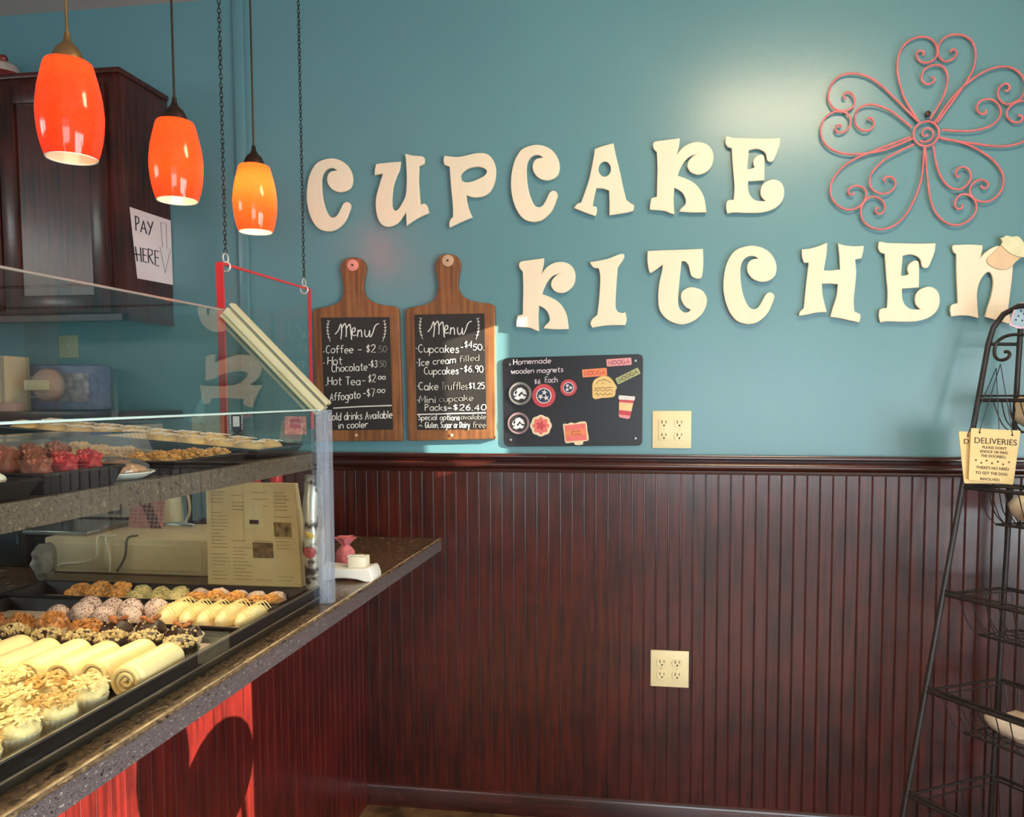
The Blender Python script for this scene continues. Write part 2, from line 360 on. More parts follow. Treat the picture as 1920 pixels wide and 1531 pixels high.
# ---- single-stroke handwriting
GL = {
'A': (6, "0,0 3,10 6,0|1.2,4 4.8,4"), 'B': (5.5, "0,0 0,10|0,10 3.5,9.6 4.6,8 3.4,5.6 0,5.3|0,5.3 4,5 5.4,2.8 4,.4 0,0"), 'C': (6, "e3.4,5,3.3,5,50,310"),
'D': (6, "0,0 0,10 3,9.5 5.6,7.5 6,5 5.6,2.5 3,.5 0,0"), 'E': (5, "5,10 0,10 0,0 5,0|0,5 4,5"), 'G': (6.4, "e3.4,5,3.3,5,50,340|3.6,4.5 6.4,4.5 6.3,2"), 'H': (6, "0,0 0,10|6,0 6,10|0,5 6,5"),
'I': (3, "1.5,0 1.5,10|0,10 3,10|0,0 3,0"), 'M': (8, "0,0 1,10 4,3 7,10 8,0"), 'N': (6, "0,0 0,10 6,0 6,10"), 'O': (6.4, "e3.2,5,3.2,5,90,450"), 'P': (5.5, "0,0 0,10|0,10 3.6,9.6 5.2,7.6 3.6,5.4 0,5"),
'R': (5.6, "0,0 0,10|0,10 3.6,9.6 5,7.6 3.6,5.4 0,5|2.6,5.2 5.6,0"), 'S': (5, "4.8,8.6 3.4,10 1.4,9.8 .4,8 1.2,6.2 3.6,4.6 4.8,2.6 3.8,.4 1.8,0 .2,1.4"), 'T': (6, "3,0 3,10|0,10 6,10"), 'Y': (6, "0,10 3,5|6,10 2.2,0"),
'a': (6, "e2.8,3,2.8,3,30,390|5.6,6 5.6,1 6.4,0"), 'b': (5.6, "0,10 0,0|e2.8,3,2.8,3,180,540"), 'c': (5, "e3,3,3,3,50,310"), 'd': (6, "e2.8,3,2.8,3,0,360|5.6,10 5.6,0"), 'e': (5.6, ".2,3 5.5,3.2|e2.8,3,2.8,3,5,315"),
'f': (4.6, "e3.8,8,1.8,2,40,180|2,8 2,0|0,6 4.6,6"), 'g': (5.8, "e2.8,3,2.8,3,0,360|5.6,6 5.6,-2|e2.8,-1.8,2.8,2.2,0,-150"), 'h': (5.6, "0,10 0,0|e2.7,3.3,2.7,2.7,180,0|5.4,3.3 5.4,0"), 'i': (1.6, ".8,6 .8,0|.8,8 .8,8.8"),
'k': (5, "0,10 0,0|4.6,6 0,2.6|1.6,3.6 5,0"), 'l': (1.6, ".8,10 .8,0"), 'm': (8.4, "0,6 0,0|e2.1,4,2.1,2,180,0|4.2,4 4.2,0|e6.3,4,2.1,2,180,0|8.4,4 8.4,0"), 'n': (5.4, "0,6 0,0|e2.7,3.3,2.7,2.7,180,0|5.4,3.3 5.4,0"),
'o': (5.8, "e2.9,3,2.9,3,90,450"), 'p': (5.6, "0,6 0,-4|e2.8,3,2.8,3,180,540"), 'q': (5.6, "e2.8,3,2.8,3,0,360|5.6,6 5.6,-4"), 'r': (4, "0,6 0,0|e2.6,3.4,2.6,2.6,180,50"), 's': (4.6, "4.4,5.2 3.2,6 1.4,5.8 .7,4.6 1.8,3.5 3.6,2.8 4.5,1.5 3.4,.2 1.4,0 .2,1"),
't': (4.4, "2,9.4 2,1 3,0 4.2,.6|0,6.3 4.4,6.3"), 'u': (5.6, "0,6 0,2.7|e2.7,2.7,2.7,2.7,180,360|5.4,6 5.4,0"), 'v': (5, "0,6 2.5,0 5,6"), 'w': (7, "0,6 1.8,0 3.5,5 5.2,0 7,6"), 'x': (5, "0,6 5,0|5,6 0,0"), 'y': (5.4, "0,6 2.7,.6|5.4,6 1.4,-4"), 'z': (5, "0,6 5,6 0,0 5,0"),
'0': (5.4, "e2.7,5,2.7,5,90,450"), '1': (2.4, ".2,8 1.6,10 1.6,0"), '2': (5.4, ".3,8 1.4,9.8 3.6,10 5,8.4 4.6,6.2 .2,0 5.4,0"), '3': (5, ".3,9 2.6,10 4.6,8.4 3.8,6 2,5.3 4.2,4.6 5,2.6 3.6,.4 1.6,0 .1,1.2"), '4': (5.4, "4,0 4,10 0,3 5.4,3"),
'5': (5, "4.8,10 .8,10 .5,5.6 3,6.2 4.9,4.2 4.6,1.6 2.6,0 .3,.8"), '6': (5, "4.2,10 1.4,7 .2,3.4 1.2,.6 3,0 4.8,1.6 4.6,4.4 2.6,5.4 .6,4"), '7': (5, "0,10 5,10 1.6,0"), '9': (5, "4.8,7 3,5 .6,6 .4,8.8 2.4,10 4.6,9 4.8,7 3.6,0"),
'$': (5, "4.4,8 2.6,9 .6,7.8 1,6 4,4 4.4,2 2.4,1 .3,2.2|2.5,10.6 2.5,-.6"), '.': (1.4, ".5,0 .9,.4"), ',': (1.6, ".9,.6 .3,-1.4"), '-': (5, "0.4,4 4.6,4"), '/': (4, "0,0 4,10"), '!': (1.5, ".7,10 .7,3|.7,.6 .7,0"), "'": (1.4, ".7,10 .7,8"), ' ': (3.2, ""),
}
def glyph_strokes(txt, jit=.25):
    x = 0; out = []
    for ch in txt:
        wd, st = GL.get(ch, GL['o']); dy = rnd.uniform(-jit, jit)*1.4; sk = rnd.uniform(-.04, .08)
        for seg in (st.split('|') if st else []):
            if seg[0] == 'e':
                a = [float(q) for q in seg[1:].split(',')]; k = max(4, int(abs(a[5]-a[4])/30))
                pl = [(a[0]+a[2]*cos(radians(a[4]+(a[5]-a[4])*i/k)), a[1]+a[3]*sin(radians(a[4]+(a[5]-a[4])*i/k))) for i in range(k+1)]
            else: pl = [tuple(float(q) for q in p.split(',')) for p in seg.split()]
            out.append([(x+px+py*sk, py+dy) for px, py in pl])
        x += wd+1.7
    return out, x-1.7
def px_text(txt, x0, y0, x1, h, y1=None, jit=.25):
    """handwriting between two baseline points given in picture coordinates -> list of strokes in those coordinates"""
    st, wd = glyph_strokes(txt, jit); y1 = y0 if y1 is None else y1
    k = (x1-x0)/wd; a = (y1-y0)/(x1-x0)
    return [[(x0+p[0]*k, y0+a*p[0]*k-p[1]*h/10) for p in s] for s in st]
def strokes_mb(strokes, to3, r, n=5):
    mb = MB()
    for s in strokes: mb.tube([to3(p) for p in s], r, n)
    return mb
def zoomed(sx, sy, k): return lambda p: (sx+p[0]/k, sy+p[1]/k)

# ================================================================== SETTING
Z_CEIL = 2.643; X_R = 1.95; X_L = -3.4; Y_F = -5.6
mb = MB(); mb.span((X_L-.1, Y_F-.1, -.1), (X_R+.12, .1, 0)); struct('floor', mb, M_FLOOR)
mb = MB(); mb.span((X_L-.1, Y_F-.1, Z_CEIL), (X_R+.12, .1, Z_CEIL+.1)); struct('ceiling', mb, M_CEIL)
mb = MB(); mb.span((X_L-.1, 0, 0), (X_R+.12, .1, Z_CEIL)); struct('wall_back', mb, M_WALL)
def pierced(name, axis, pos, thick, lo, hi, holes, m):
    """wall with rectangular openings; holes = (a0,a1,z0,z1) along the wall"""
    mb = MB(); cuts = sorted({lo, hi}|{h[0] for h in holes}|{h[1] for h in holes})
    for a, b in zip(cuts, cuts[1:]):
        zs = sorted([(h[2], h[3]) for h in holes if h[0] <= a+1e-6 and h[1] >= b-1e-6]); z = 0
        for z0, z1 in zs+[(Z_CEIL, Z_CEIL)]:
            if z0-z > 1e-4:
                if axis == 'x': mb.span((pos, a, z), (pos+thick, b, z0))
                else: mb.span((a, pos-thick, z), (b, pos, z0))
            z = z1
    return struct(name, mb, m)
HOLE_B = (-3.42, -1.53, .25, 1.585); HOLE_SLIT = (-.762, -.6535, 1.83, 2.31)  # second opening: unseen slit shaped to throw a sun strip on wall_back
HOLE_L = (-3.0, -1.6, 1.9, 2.34)
pierced('wall_left', 'x', X_L-.1, .1, Y_F, 0, [HOLE_L], M_WALL)
pierced('wall_right', 'x', X_R, .12, Y_F, 0, [HOLE_B, HOLE_SLIT], M_CREAM)
HOLE_F = (-.2, 1.9, .5, 2.4)
pierced('wall_front', 'y', Y_F, .1, X_L, X_R, [HOLE_F], M_CREAM)
M_FRAME = mat('window_frame', (70, 66, 64), .4)
def window(name, h, axis):
    mb = MB(); t = .03
    a0, a1, z0, z1 = h
    def sp(p, q, r_, s_):
        if axis == 'l': mb.span((X_L-.08, p, r_), (X_L-.03, q, s_))
        elif axis == 'x': mb.span((X_R+.03, p, r_), (X_R+.08, q, s_))
        else: mb.span((p, Y_F-.08, r_), (q, Y_F-.03, s_))
    sp(a0-.001, a0+t*.4, z0, z1); sp(a1-t*.4, a1+.001, z0, z1); sp(a0, a1, z0-.001, z0+t); sp(a0, a1, z1-t*.3, z1+.001)
    if a1-a0 > 1: sp((a0+a1)/2-.02, (a0+a1)/2+.02, z0, z1)
    o = struct(name, mb, M_FRAME)
    g = MB()
    if axis == 'l': g.span((X_L-.054, a0, z0), (X_L-.05, a1, z1))
    elif axis == 'x': g.span((X_R+.05, a0, z0), (X_R+.054, a1, z1))
    else: g.span((a0, Y_F-.054, z0), (a1, Y_F-.05, z1))
    g.build('pane', M_GLASS, o)
window('window_1', HOLE_B, 'x'); window('sun_slit', HOLE_SLIT, 'x'); window('window_3', HOLE_F, 'y'); window('window_4', HOLE_L, 'l')

# beadboard profile: u along, d outward; one bead every 38 mm
def bead_profile(u0, u1, pitch=.0375):
    pts = []; u = u0
    while u < u1-1e-6:
        for du, d in ((0, .0095), (.0312, .0095), (.0318, .0078), (.0326, .0076), (.0332, .0090), (.0345, .0096), (.0358, .0090), (.0364, .0076), (.0370, .0078)):
            if u+du < u1: pts.append((u+du, d))
        u += pitch
    pts.append((u1, .0095)); return pts
def bead_panel(prof, to3, z0, z1):
    mb = MB(); n = len(prof)
    vs = [to3(u, d, z0) for u, d in prof]+[to3(u, d, z1) for u, d in prof]
    b0 = [to3(prof[0][0], 0, z0), to3(prof[-1][0], 0, z0), to3(prof[0][0], 0, z1), to3(prof[-1][0], 0, z1)]
    fs = [(i, i+1, n+i+1, n+i) for i in range(n-1)]
    k = 2*n; fs += [(k, k+2, k+3, k+1), (0, n, k+2, k), (n-1, k+1, k+3, 2*n-1), tuple([k+2]+list(range(n, 2*n))+[k+3]), tuple([k+1]+list(range(n-1, -1, -1))+[k])]
    mb.add(vs+b0, fs); return mb
# wainscot right of the counter (grooves follow the photo's phase)
tag(bead_panel(bead_profile(-2.72, X_R), lambda u, d, z: (u, -d, z), .07, 1.125).build('trim_1', M_WAIN, sharp=25), kind='structure')
# chair rail
prof = [(0, 1.118), (.011, 1.118), (.013, 1.124), (.013, 1.128), (.019, 1.130), (.026, 1.135), (.029, 1.142), (.027, 1.150), (.020, 1.155), (.018, 1.160), (.024, 1.163), (.031, 1.167), (.032, 1.174), (.029, 1.178), (0, 1.178)]
def extrude_x(prof, x0, x1):
    mb = MB(); n = len(prof)
    vs = [(x0, -d, z) for d, z in prof]+[(x1, -d, z) for d, z in prof]
    mb.add(vs, [(i, (i+1) % n, n+(i+1) % n, n+i) for i in range(n)]+[tuple(range(n)), tuple(range(2*n-1, n-1, -1))]); return mb
tag(extrude_x(prof, -2.72, X_R).build('trim_2', M_RAIL, sharp=50), kind='structure')
tag(extrude_x([(0, 0), (.016, 0), (.016, .062), (.012, .072), (.006, .078), (0, .078)], -.97, X_R).build('baseboard_back', M_RAIL), kind='structure')
mb = MB(); mb.span((-1.386, -.012, 1.178), (-1.352, 0, Z_CEIL), bev=.003); struct('trim_3', mb, M_WALL)

# ================================================================== COUNTER
XF, ZT = -.712, .901
mb = MB()
mb.span((-1.72, -3.2, .862), (XF, -.001, ZT), 0); mb.span((-2.9, -.62, .862), (-1.72, -.001, ZT), 0)
for i, f in enumerate(mb.f):
    ps = [Vector(mb.v[k]) for k in f]; nz = (ps[1]-ps[0]).cross(ps[2]-ps[0])
    if abs(nz.z) < 1e-6: mb.m[i] = 1
mb.tube([(XF, -3.2, ZT-.003), (XF, -.001, ZT-.003)], .0035, 8, 0)
mb.v = [(a+.0008 if a > XF-.004 else a, b, c_) for a, b, c_ in mb.v]
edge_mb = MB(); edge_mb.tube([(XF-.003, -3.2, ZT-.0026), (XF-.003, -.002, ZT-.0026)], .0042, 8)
top = thing('countertop', 'dark brown speckled laminate worktop running back to the paneled wall', 'countertop', (XF, -.001, .862))
mb.build('slab', [M_TOP, M_EDGE], top, top.location)
edge_mb.build('edge_highlight', mat('painted_edge_highlight', (196, 172, 132), .25, .2, 40, col2=(120, 100, 76), contrast=(.3, .6), coat=.4), top, top.location)  # pale strip paints in the bright highlight along the front top edge
base = thing('service_counter', 'red mahogany beadboard counter front under the speckled worktop', 'counter', (-.97, 0, 0))
b = bead_panel(bead_profile(-3.15, -.012, .0375), lambda u, d, z: (-.98+d, u, z), 0, .862); b.build('beadboard_front', M_CLAD, base, base.location, 25)
mb = MB(); mb.span((-1.66, -3.15, 0), (-.98, -.012, .862)); mb.build('carcass', M_CAB, base, base.location)

# ================================================================== DISPLAY CASE
XG, ZF, YE = -.745, 1.33, -.83          # front glass plane, fold height, end pane
XT, ZTP, YN, XB = -.965, 1.55, -2.9, -1.46   # top edge of the sloped pane, near end, back
ZK = ZT+.0012
case = thing('display_case', 'glass bakery case with sloped front standing on the counter', 'display case', (XG, YE, ZK))
O = case.location
mb = MB(); mb.span((XG-.005, YN, ZK), (XG, YE-.008, ZF)); tag(mb.build('front_pane', M_GLASS, case, O))
mb = MB(); n45 = Vector((1, 0, 1)).normalized()
mb.slab([(XG, YN, ZF), (XG, YE, ZF), (XT, YE, ZTP), (XT, YN, ZTP)], n45, .005); mb.build('sloped_pane', M_GLASS, case, O)
mb = MB(); mb.slab([(XB, YE, ZK), (XG-.006, YE, ZK), (XG-.006, YE, ZF-.004), (XT, YE, ZTP-.008), (XB, YE, ZTP-.008)], Vector((0, -1, 0)), -.005); mb.build('end_pane', M_GLASS, case, O)
mb = MB(); mb.span((XG-.006, YE-.012, ZK), (XG+.020, YE+.010, ZF)); mb.span((XG-.0075, YE-.014, ZK), (XG-.0035, YE-.012, ZF)); mb.span((XG+.012, YE-.014, ZK), (XG+.0145, YE-.012, ZF))
mb.build('corner_profile', M_POST, case, O)
mb = MB(); d45 = Vector((XT-XG, 0, ZTP-ZF)); a = Vector((XG+.006, YE-.012, ZF))
for off, w_, h_ in ((0, .016, 0), (.018, .006, .001), (-.014, .007, .001)):
    q = [a+n45*(off+w_/2)+Vector((0, -h_, 0)), a+d45+n45*(off+w_/2)+Vector((0, -h_, 0)), a+d45+n45*(off-w_/2)+Vector((0, -h_, 0)), a+n45*(off-w_/2)+Vector((0, -h_, 0))]
    mb.slab(q, (0, -1, 0), .02)
mb.build('slanted_edge_trim', M_SLANT, case, O)
mb = MB(); mb.tube([(XG+.0005, YN, ZF), (XG+.0005, YE, ZF)], .0019, 6); mb.build('fold_seam', mat('pale_glass_edge', (196, 224, 220), .2, .05, 5, coat=.5), case, O)
mb = MB(); mb.tube([(XT, YN, ZTP), (XT, YE, ZTP)], .0024, 6); mb.build('top_edge', mat('grey_glass_edge', (150, 140, 132), .25, .05, 5), case, O)
mb = MB(); mb.span((-.762, YN, ZK), (-.7525, YE-.006, .940), bev=.001); mb.span((XB, YE-.035, ZK), (-.762, YE-.008, .925), bev=.002); mb.span((XB, YN, ZK), (XB+.02, YE-.035, .925)); mb.build('base_rail', M_BLACK, case, O)
mb = MB(); mb.span((-.7545, YN, .9385), (-.7515, YE-.006, .9415)); mb.span((-.7515, YN, .917), (-.7485, YE-.006, .9195)); mb.build('rail_bright_edge', M_STEEL, case, O)
mb = MB(); mb.span((XB, YN, ZK), (-.762, YE-.01, .908)); mb.build('deck', M_BLACK, case, O)
ZS = 1.235
mb = MB(); mb.span((XB, YN, ZS-.035), (-.765, YE-.01, ZS))
mb.build('shelf', mat_stone('speckled_shelf', [(50, 40, 34), (108, 92, 78), (76, 64, 54), (132, 116, 98)], .35, 90), case, O)
mb = MB(); mb.span((-1.45, -1.10, .908), (-1.425, -1.075, ZTP-.01), bev=.003); mb.build('rear_post', M_STEEL, case, O)
mb = MB(); mb.box((-.90, -1.65, ZS-.0385), (.05, 1.5, .006), 0, .001); lb = mb.build('added_light_bar', M_WHITE, case, O)  # unseen light bar added under the shelf to brighten the pastries
mb = MB(); mb.box((-.90, -1.65, ZS-.0425), (.036, 1.46, .002)); mb.build('added_light_strip', mat_emit('added_warm_strip', (255, 228, 184), 21), case, O)

# ================================================================== PENDANT LAMPS
PX, PZ0, PZ1 = -1.085, 1.797, 1.972
SH = mat_shade('orange_lamp_glass', (232, 74, 36), .42)
SHI = mat('white_lamp_lining', (250, 240, 220), .5, .02, 10)
M_BRASS = mat('aged_brass', (168, 136, 92), .3, .1, 30, metal=.85)
M_BRONZE = mat('dark_bronze', (62, 46, 36), .4, .1, 30, metal=.6)
BULB = mat_emit('bulb', (255, 214, 150), 14)
H = PZ1-PZ0
prof_o = [(.034, H), (.040, H-.004), (.0455, H*.86), (.0520, H*.70), (.0558, H*.52), (.0560, H*.40), (.0535, H*.24), (.0485, H*.10), (.0430, 0)]
def pendant(y, label, metal, power, up=.40):
    t = thing('pendant_lamp', label, 'lamp', (PX, y, PZ0), group='orange glass pendants over the counter')
    prof = [(.022, H-.0005)]+prof_o+[(r-.004, z) for r, z in reversed(prof_o[1:])]+[(.018, H-.008)]
    nseg = len(prof)-1; mats = [0]*(len(prof_o)+1)+[1]*(nseg-len(prof_o)-1)
    s = MB()
    po = smooth_path([(r, 0, z) for r, z in prof_o], 3); s.lathe([(.022, H-.0005)]+[(p.x, p.z) for p in po], 40, 0)
    s.f.pop(); s.m.pop(); s.f.pop(); s.m.pop()
    s.build('shade', SH, t, sharp=60)
    s = MB(); s.lathe([(.0430, 0), (.0436, .0015), (.0428, .003), (.0412, .0025), (.0408, .001), (.0430, 0)], 40); s.f = s.f[:-2]; s.m = s.m[:-2]; s.build('rim', SHI, t)
    c = MB(); c.lathe([(.0265, H-.001), (.026, H+.008), (.020, H+.022), (.010, H+.032), (.006, H+.040), (.0045, H+.052), (.0001, H+.052)], 28); c.build('cap', metal, t)
    c = MB(); c.tube([(0, 0, H+.05), (0, 0, Z_CEIL-PZ0-.02)], .0028 if metal is M_BRASS else .0024, 8); c.build('stem', metal, t)
    c = MB(); c.lathe([(.0001, Z_CEIL-PZ0-.028), (.03, Z_CEIL-PZ0-.024), (.058, Z_CEIL-PZ0-.008), (.06, Z_CEIL-PZ0), (.0001, Z_CEIL-PZ0)], 28); c.build('canopy', metal, t)
    b = MB(); b.ball((0, 0, H*.83), (.013, .013, .016), 2); b.lathe([(.010, H*.90), (.011, H-.004), (.0001, H-.003)], 16); b.build('bulb', BULB, t)
    lo = add_light('pendant_bulb', 'POINT', (PX, y, PZ0+H*up), power, (1, .66, .34), radius=.02)
    return t
pendant(-1.135, 'orange glass pendant nearest the viewer on a brass stem', M_BRASS, .10)
pendant(-.810, 'middle orange glass pendant of three, beside the dark cabinet', M_BRONZE, .32)
pendant(-.460, 'small glowing orange pendant nearest the wall, right of the other two', M_BRONZE, 1.6, .66)

# ================================================================== CEILING LIGHT (its glow shows on the paint)
cl = thing('ceiling_light', 'flush rectangular ceiling light above the sign', 'lamp', (.46, -1.12, Z_CEIL))
mb = MB(); mb.box((0, 0, -.022), (.66, .34, .044), 0, .006); mb.build('housing', M_WHITE, cl)
mb = MB(); mb.box((0, 0, -.085), (.62, .30, .085), 0, .02); mb.build('diffuser', mat_emit('lamp_diffuser', (255, 228, 184), 22), cl)

# ================================================================== UPPER CABINET
XS, YC, ZC0, ZC1 = -1.628, -.235, 1.594, 2.342
cab = thing('upper_cabinet', 'dark mahogany wall cabinet left of the pendants', 'cabinet', (XS, 0, ZC0)); O = cab.location
mb = MB(); mb.span((-2.46, YC, ZC0+.02), (XS, -.001, ZC1), bev=.0015); mb.span((-2.47, YC-.012, ZC1-.012), (XS+.006, -.001, ZC1+.004), bev=.003); mb.span((-2.46, YC, ZC0), (XS, YC+.02, ZC0+.02)); mb.span((XS-.02, YC, ZC0), (XS, -.001, ZC0+.02))
mb.build('body', M_CAB, cab, O)
def door(x0, x1):
    d = MB(); y = YC-.018; z0, z1 = ZC0+.022, ZC1-.035; s_ = .055
    d.span((x0, y, z0), (x0+s_, YC-.001, z1), bev=.003); d.span((x1-s_, y, z0), (x1, YC-.001, z1), bev=.003)
    d.span((x0+s_-.002, y, z0), (x1-s_+.002, YC-.001, z0+s_), bev=.003); d.span((x0+s_-.002, y, z1-s_), (x1-s_+.002, YC-.001, z1), bev=.003)
    d.span((x0+s_-.002, y+.008, z0+s_-.002), (x1-s_+.002, YC-.001, z1-s_+.002))
    d.build('door', M_CAB, cab, O)
door(-2.03, XS-.045); door(-2.44, -2.036)

# PAY HERE notice on the cabinet's side
xs = XS+.0015
pay = thing('paper_notice', 'white handwritten notice with a down arrow taped to the cabinet side', 'notice', (xs, -.1, 1.83)); O = pay.location
q = [(xs, -.186, 1.727), (xs+.001, -.004, 1.731), (xs+.001, -.006, 1.942), (xs, -.212, 1.940)]
mb = MB(); mb.slab(q, (1, 0, 0), .0006); mb.build('sheet', M_PAPER, pay, O)
Z3 = zoomed(0, 380, 3.645)
pay_st = [[(925, 88), (930, 190)], [(925, 90), (948, 102), (950, 135), (928, 148)], [(962, 200), (980, 125), (1002, 212)], [(970, 172), (995, 178)], [(1008, 128), (1028, 172)], [(1045, 130), (1018, 220)],
          [(925, 298), (940, 400)], [(918, 350), (958, 355)], [(960, 305), (966, 405)], [(1000, 318), (976, 310), (980, 400), (1002, 408)], [(976, 356), (998, 360)],
          [(1012, 315), (1016, 410)], [(1012, 315), (1040, 325), (1040, 355), (1015, 365)], [(1020, 365), (1048, 420)], [(1085, 332), (1058, 325), (1062, 425), (1085, 432)], [(1060, 372), (1082, 376)]]
for w_ in (pay_st[:6], pay_st[6:]): strokes_mb(w_, lambda p: atx(*Z3(p), xs+.0022), .0017).build('lettering', M_INK, pay, O)
arrow = [[(1098, 135), (1135, 140), (1140, 310), (1165, 318), (1130, 480), (1092, 300), (1112, 304), (1098, 135)]]
strokes_mb(arrow, lambda p: atx(*Z3(p), xs+.0022), .0007).build('arrow', M_INKP, pay, O)

# jar on top of the cabinet
p = aty(8, 142, -.13)
jar = thing('ceramic_jar', 'red and white ceramic jar on top of the dark cabinet', 'jar', (p.x, -.13, ZC1+.004))
mb = MB(); mb.lathe([(.0001, 0), (.038, 0), (.046, .012), (.050, .035), (.045, .052), (.0001, .052)], 28); mb.build('body', mat('red_glaze', (150, 52, 48), .3, .35, 40), jar)
mb = MB(); mb.lathe([(.047, .050), (.048, .056), (.040, .074), (.020, .086), (.0001, .088)], 28); mb.build('lid', mat('white_glaze', (196, 176, 168), .3, .2, 40), jar)
mb = MB(); mb.ball((0, 0, .098), .013, 2); mb.build('knob', mat('red_glaze', (150, 52, 48)), jar)

# ================================================================== HANGING ACRYLIC SHIELD AND ITS CHAINS
XP = -1.05
y0, y1, zt, zb = -.702, -.213, 1.678, 1.262
sh = thing('acrylic_shield', 'clear hanging counter shield with red edges on two chains', 'shield', (XP, (y0+y1)/2, zb)); O = sh.location
mb = MB(); mb.span((XP-.002, y0, zb), (XP+.002, y1, zt)); mb.build('sheet', M_ACRYL, sh, O)
mb = MB(); mb.span((XP-.009, y0-.002, zb), (XP+.009, y0+.003, zt)); mb.build('edge', M_RED, sh, O)
mb = MB(); mb.span((XP-.004, y1-.003, zb), (XP+.004, y1+.002, zt)); mb.build('edge', M_RED, sh, O)
mb = MB(); mb.span((XP-.003, y0, zt-.004), (XP+.003, y1, zt+.002)); mb.build('edge', M_RED, sh, O)
def ring_pts(c, r, ax1, ax2, n=16): return [Vector(c)+Vector(ax1)*r*cos(2*pi*i/n)+Vector(ax2)*r*sin(2*pi*i/n) for i in range(n)]
def chain(y, label):
    t = thing('hanging_chain', label, 'chain', (XP, y, zt), group='chains holding the counter shield')
    for dz, ax in ((-.006, (1, 0, 0)), (.014, (0, 1, 0))):
        r = MB(); r.tube(ring_pts((0, 0, dz), .0115, ax, (0, 0, 1)), .0022, 6, closed=True); r.build('split_ring', mat('bright_ring', (226, 224, 222), .3, .05, 30, metal=.5), t)
    proto = None; L = .0108; z = .031; i = 0
    while z < Z_CEIL-zt-.02:
        if proto is None:
            m = MB(); m.tube([Vector((.0036*cos(2*pi*k/14), 0, .0070*sin(2*pi*k/14))) for k in range(14)], .00115, 5, closed=True)
            proto = m.build('link', M_CHAIN, t); o = proto
        else:
            o = proto.copy(); C.objects.link(o); o.parent = t
        o.location = (0, 0, z); o.rotation_euler = (rnd.uniform(-.08, .08), 0, pi/4+(pi/2 if i % 2 else 0)+rnd.uniform(-.25, .25)); z += L; i += 1
    h = MB(); h.lathe([(.0001, Z_CEIL-zt-.022), (.006, Z_CEIL-zt-.02), (.012, Z_CEIL-zt-.004), (.012, Z_CEIL-zt), (.0001, Z_CEIL-zt)], 16); h.build('ceiling_hook', M_CHAIN, t)
chain(-.675, 'dark chain at the near end of the red-edged shield')
chain(-.248, 'dark chain at the far end of the red-edged shield, nearer the letters')

# ================================================================== SIGN LETTERS
ZA, ZB, ZC_, ZD = zoomed(560, 230, 4.174), zoomed(1000, 240, 3.84), zoomed(950, 440, 3.765), zoomed(1420, 420, 3.84)
c = 1
LC = [(240, 285), (150, 320), (95, 410), (72, 530), (75, 640), (105, 750), (160, 830), (240, 855), (310, 835), (370, 775), (403, 700), (415, 655), (403, 630), (378, 624), (355, 640), (335, 680), (310, 725), (280, 745), (245, 730), (215, 670), (195, 590), (187, 500), (190, 430), (210, 385), (245, 362), (280, 362), (305, 378, c), (262, 386), (238, 412), (230, 450), (240, 490), (275, 530), (330, 548), (385, 535), (420, 500), (430, 440), (415, 380), (375, 325), (312, 291)]
LU = [(612, 328, c), (700, 317), (803, 310, c), (795, 370), (770, 430), (748, 500), (738, 580), (738, 650), (755, 690), (785, 680), (815, 635), (840, 580), (850, 500), (850, 400), (845, 310), (838, 248, c), (900, 262), (965, 267), (988, 280), (990, 318), (975, 333), (948, 345, c), (945, 450), (950, 550), (958, 645, c), (990, 635, c), (1010, 655), (1025, 712, c), (960, 740), (900, 775), (850, 810, c), (845, 705, c), (820, 740), (780, 790), (720, 818), (660, 805), (625, 750), (610, 670), (612, 590), (635, 500), (665, 405, c), (600, 414, c), (603, 370)]
LP = [(1145, 262, c), (1200, 270), (1260, 272), (1330, 258), (1400, 243), (1465, 245), (1510, 275), (1540, 330), (1548, 400), (1535, 480), (1500, 545), (1450, 580), (1390, 590), (1345, 583), (1318, 570, c), (1320, 620), (1340, 690), (1365, 745, c), (1280, 780), (1185, 825, c), (1182, 790), (1195, 755), (1212, 740, c), (1210, 650), (1200, 550), (1192, 450), (1185, 350, c), (1145, 335, c), (1138, 300)]
LPh = [(1275, 430), (1280, 405), (1320, 370), (1370, 353), (1425, 352), (1465, 370), (1475, 392), (1455, 420), (1410, 445), (1360, 465), (1310, 470), (1283, 455)]
LA = [(443, 155, c), (500, 135), (578, 115, c), (600, 220), (625, 320), (648, 430), (670, 520, c), (700, 545), (725, 560), (722, 590), (708, 604), (630, 620), (548, 632, c), (548, 540), (545, 455, c), (500, 440), (455, 438, c), (440, 500), (428, 565, c), (455, 570, c), (460, 600), (448, 638, c), (380, 615), (295, 580, c), (308, 560), (325, 545), (345, 540, c), (370, 470), (400, 380), (420, 290), (435, 210)]
LAh = [(514+44*cos(a*pi/6), 300+54*sin(a*pi/6)) for a in range(12)]
LK = [(868, 108), (895, 99), (950, 92), (1055, 78, c), (1050, 130), (1035, 195, c), (1070, 150), (1120, 118), (1180, 105), (1240, 118), (1280, 155), (1297, 210), (1285, 275), (1245, 320), (1190, 340), (1135, 325), (1108, 285), (1115, 245), (1140, 214), (1172, 195, c), (1125, 210), (1085, 250), (1055, 305), (1040, 348, c), (1090, 365), (1150, 395), (1195, 440), (1230, 510), (1245, 610, c), (1150, 612), (1048, 605, c), (1065, 580), (1092, 552), (1095, 520), (1075, 475), (1045, 450), (1015, 435, c), (1010, 520), (1015, 625, c), (985, 618), (940, 600), (838, 592, c), (840, 550), (850, 508, c), (888, 498, c), (890, 400), (892, 300), (888, 180, c), (866, 155), (860, 130)]
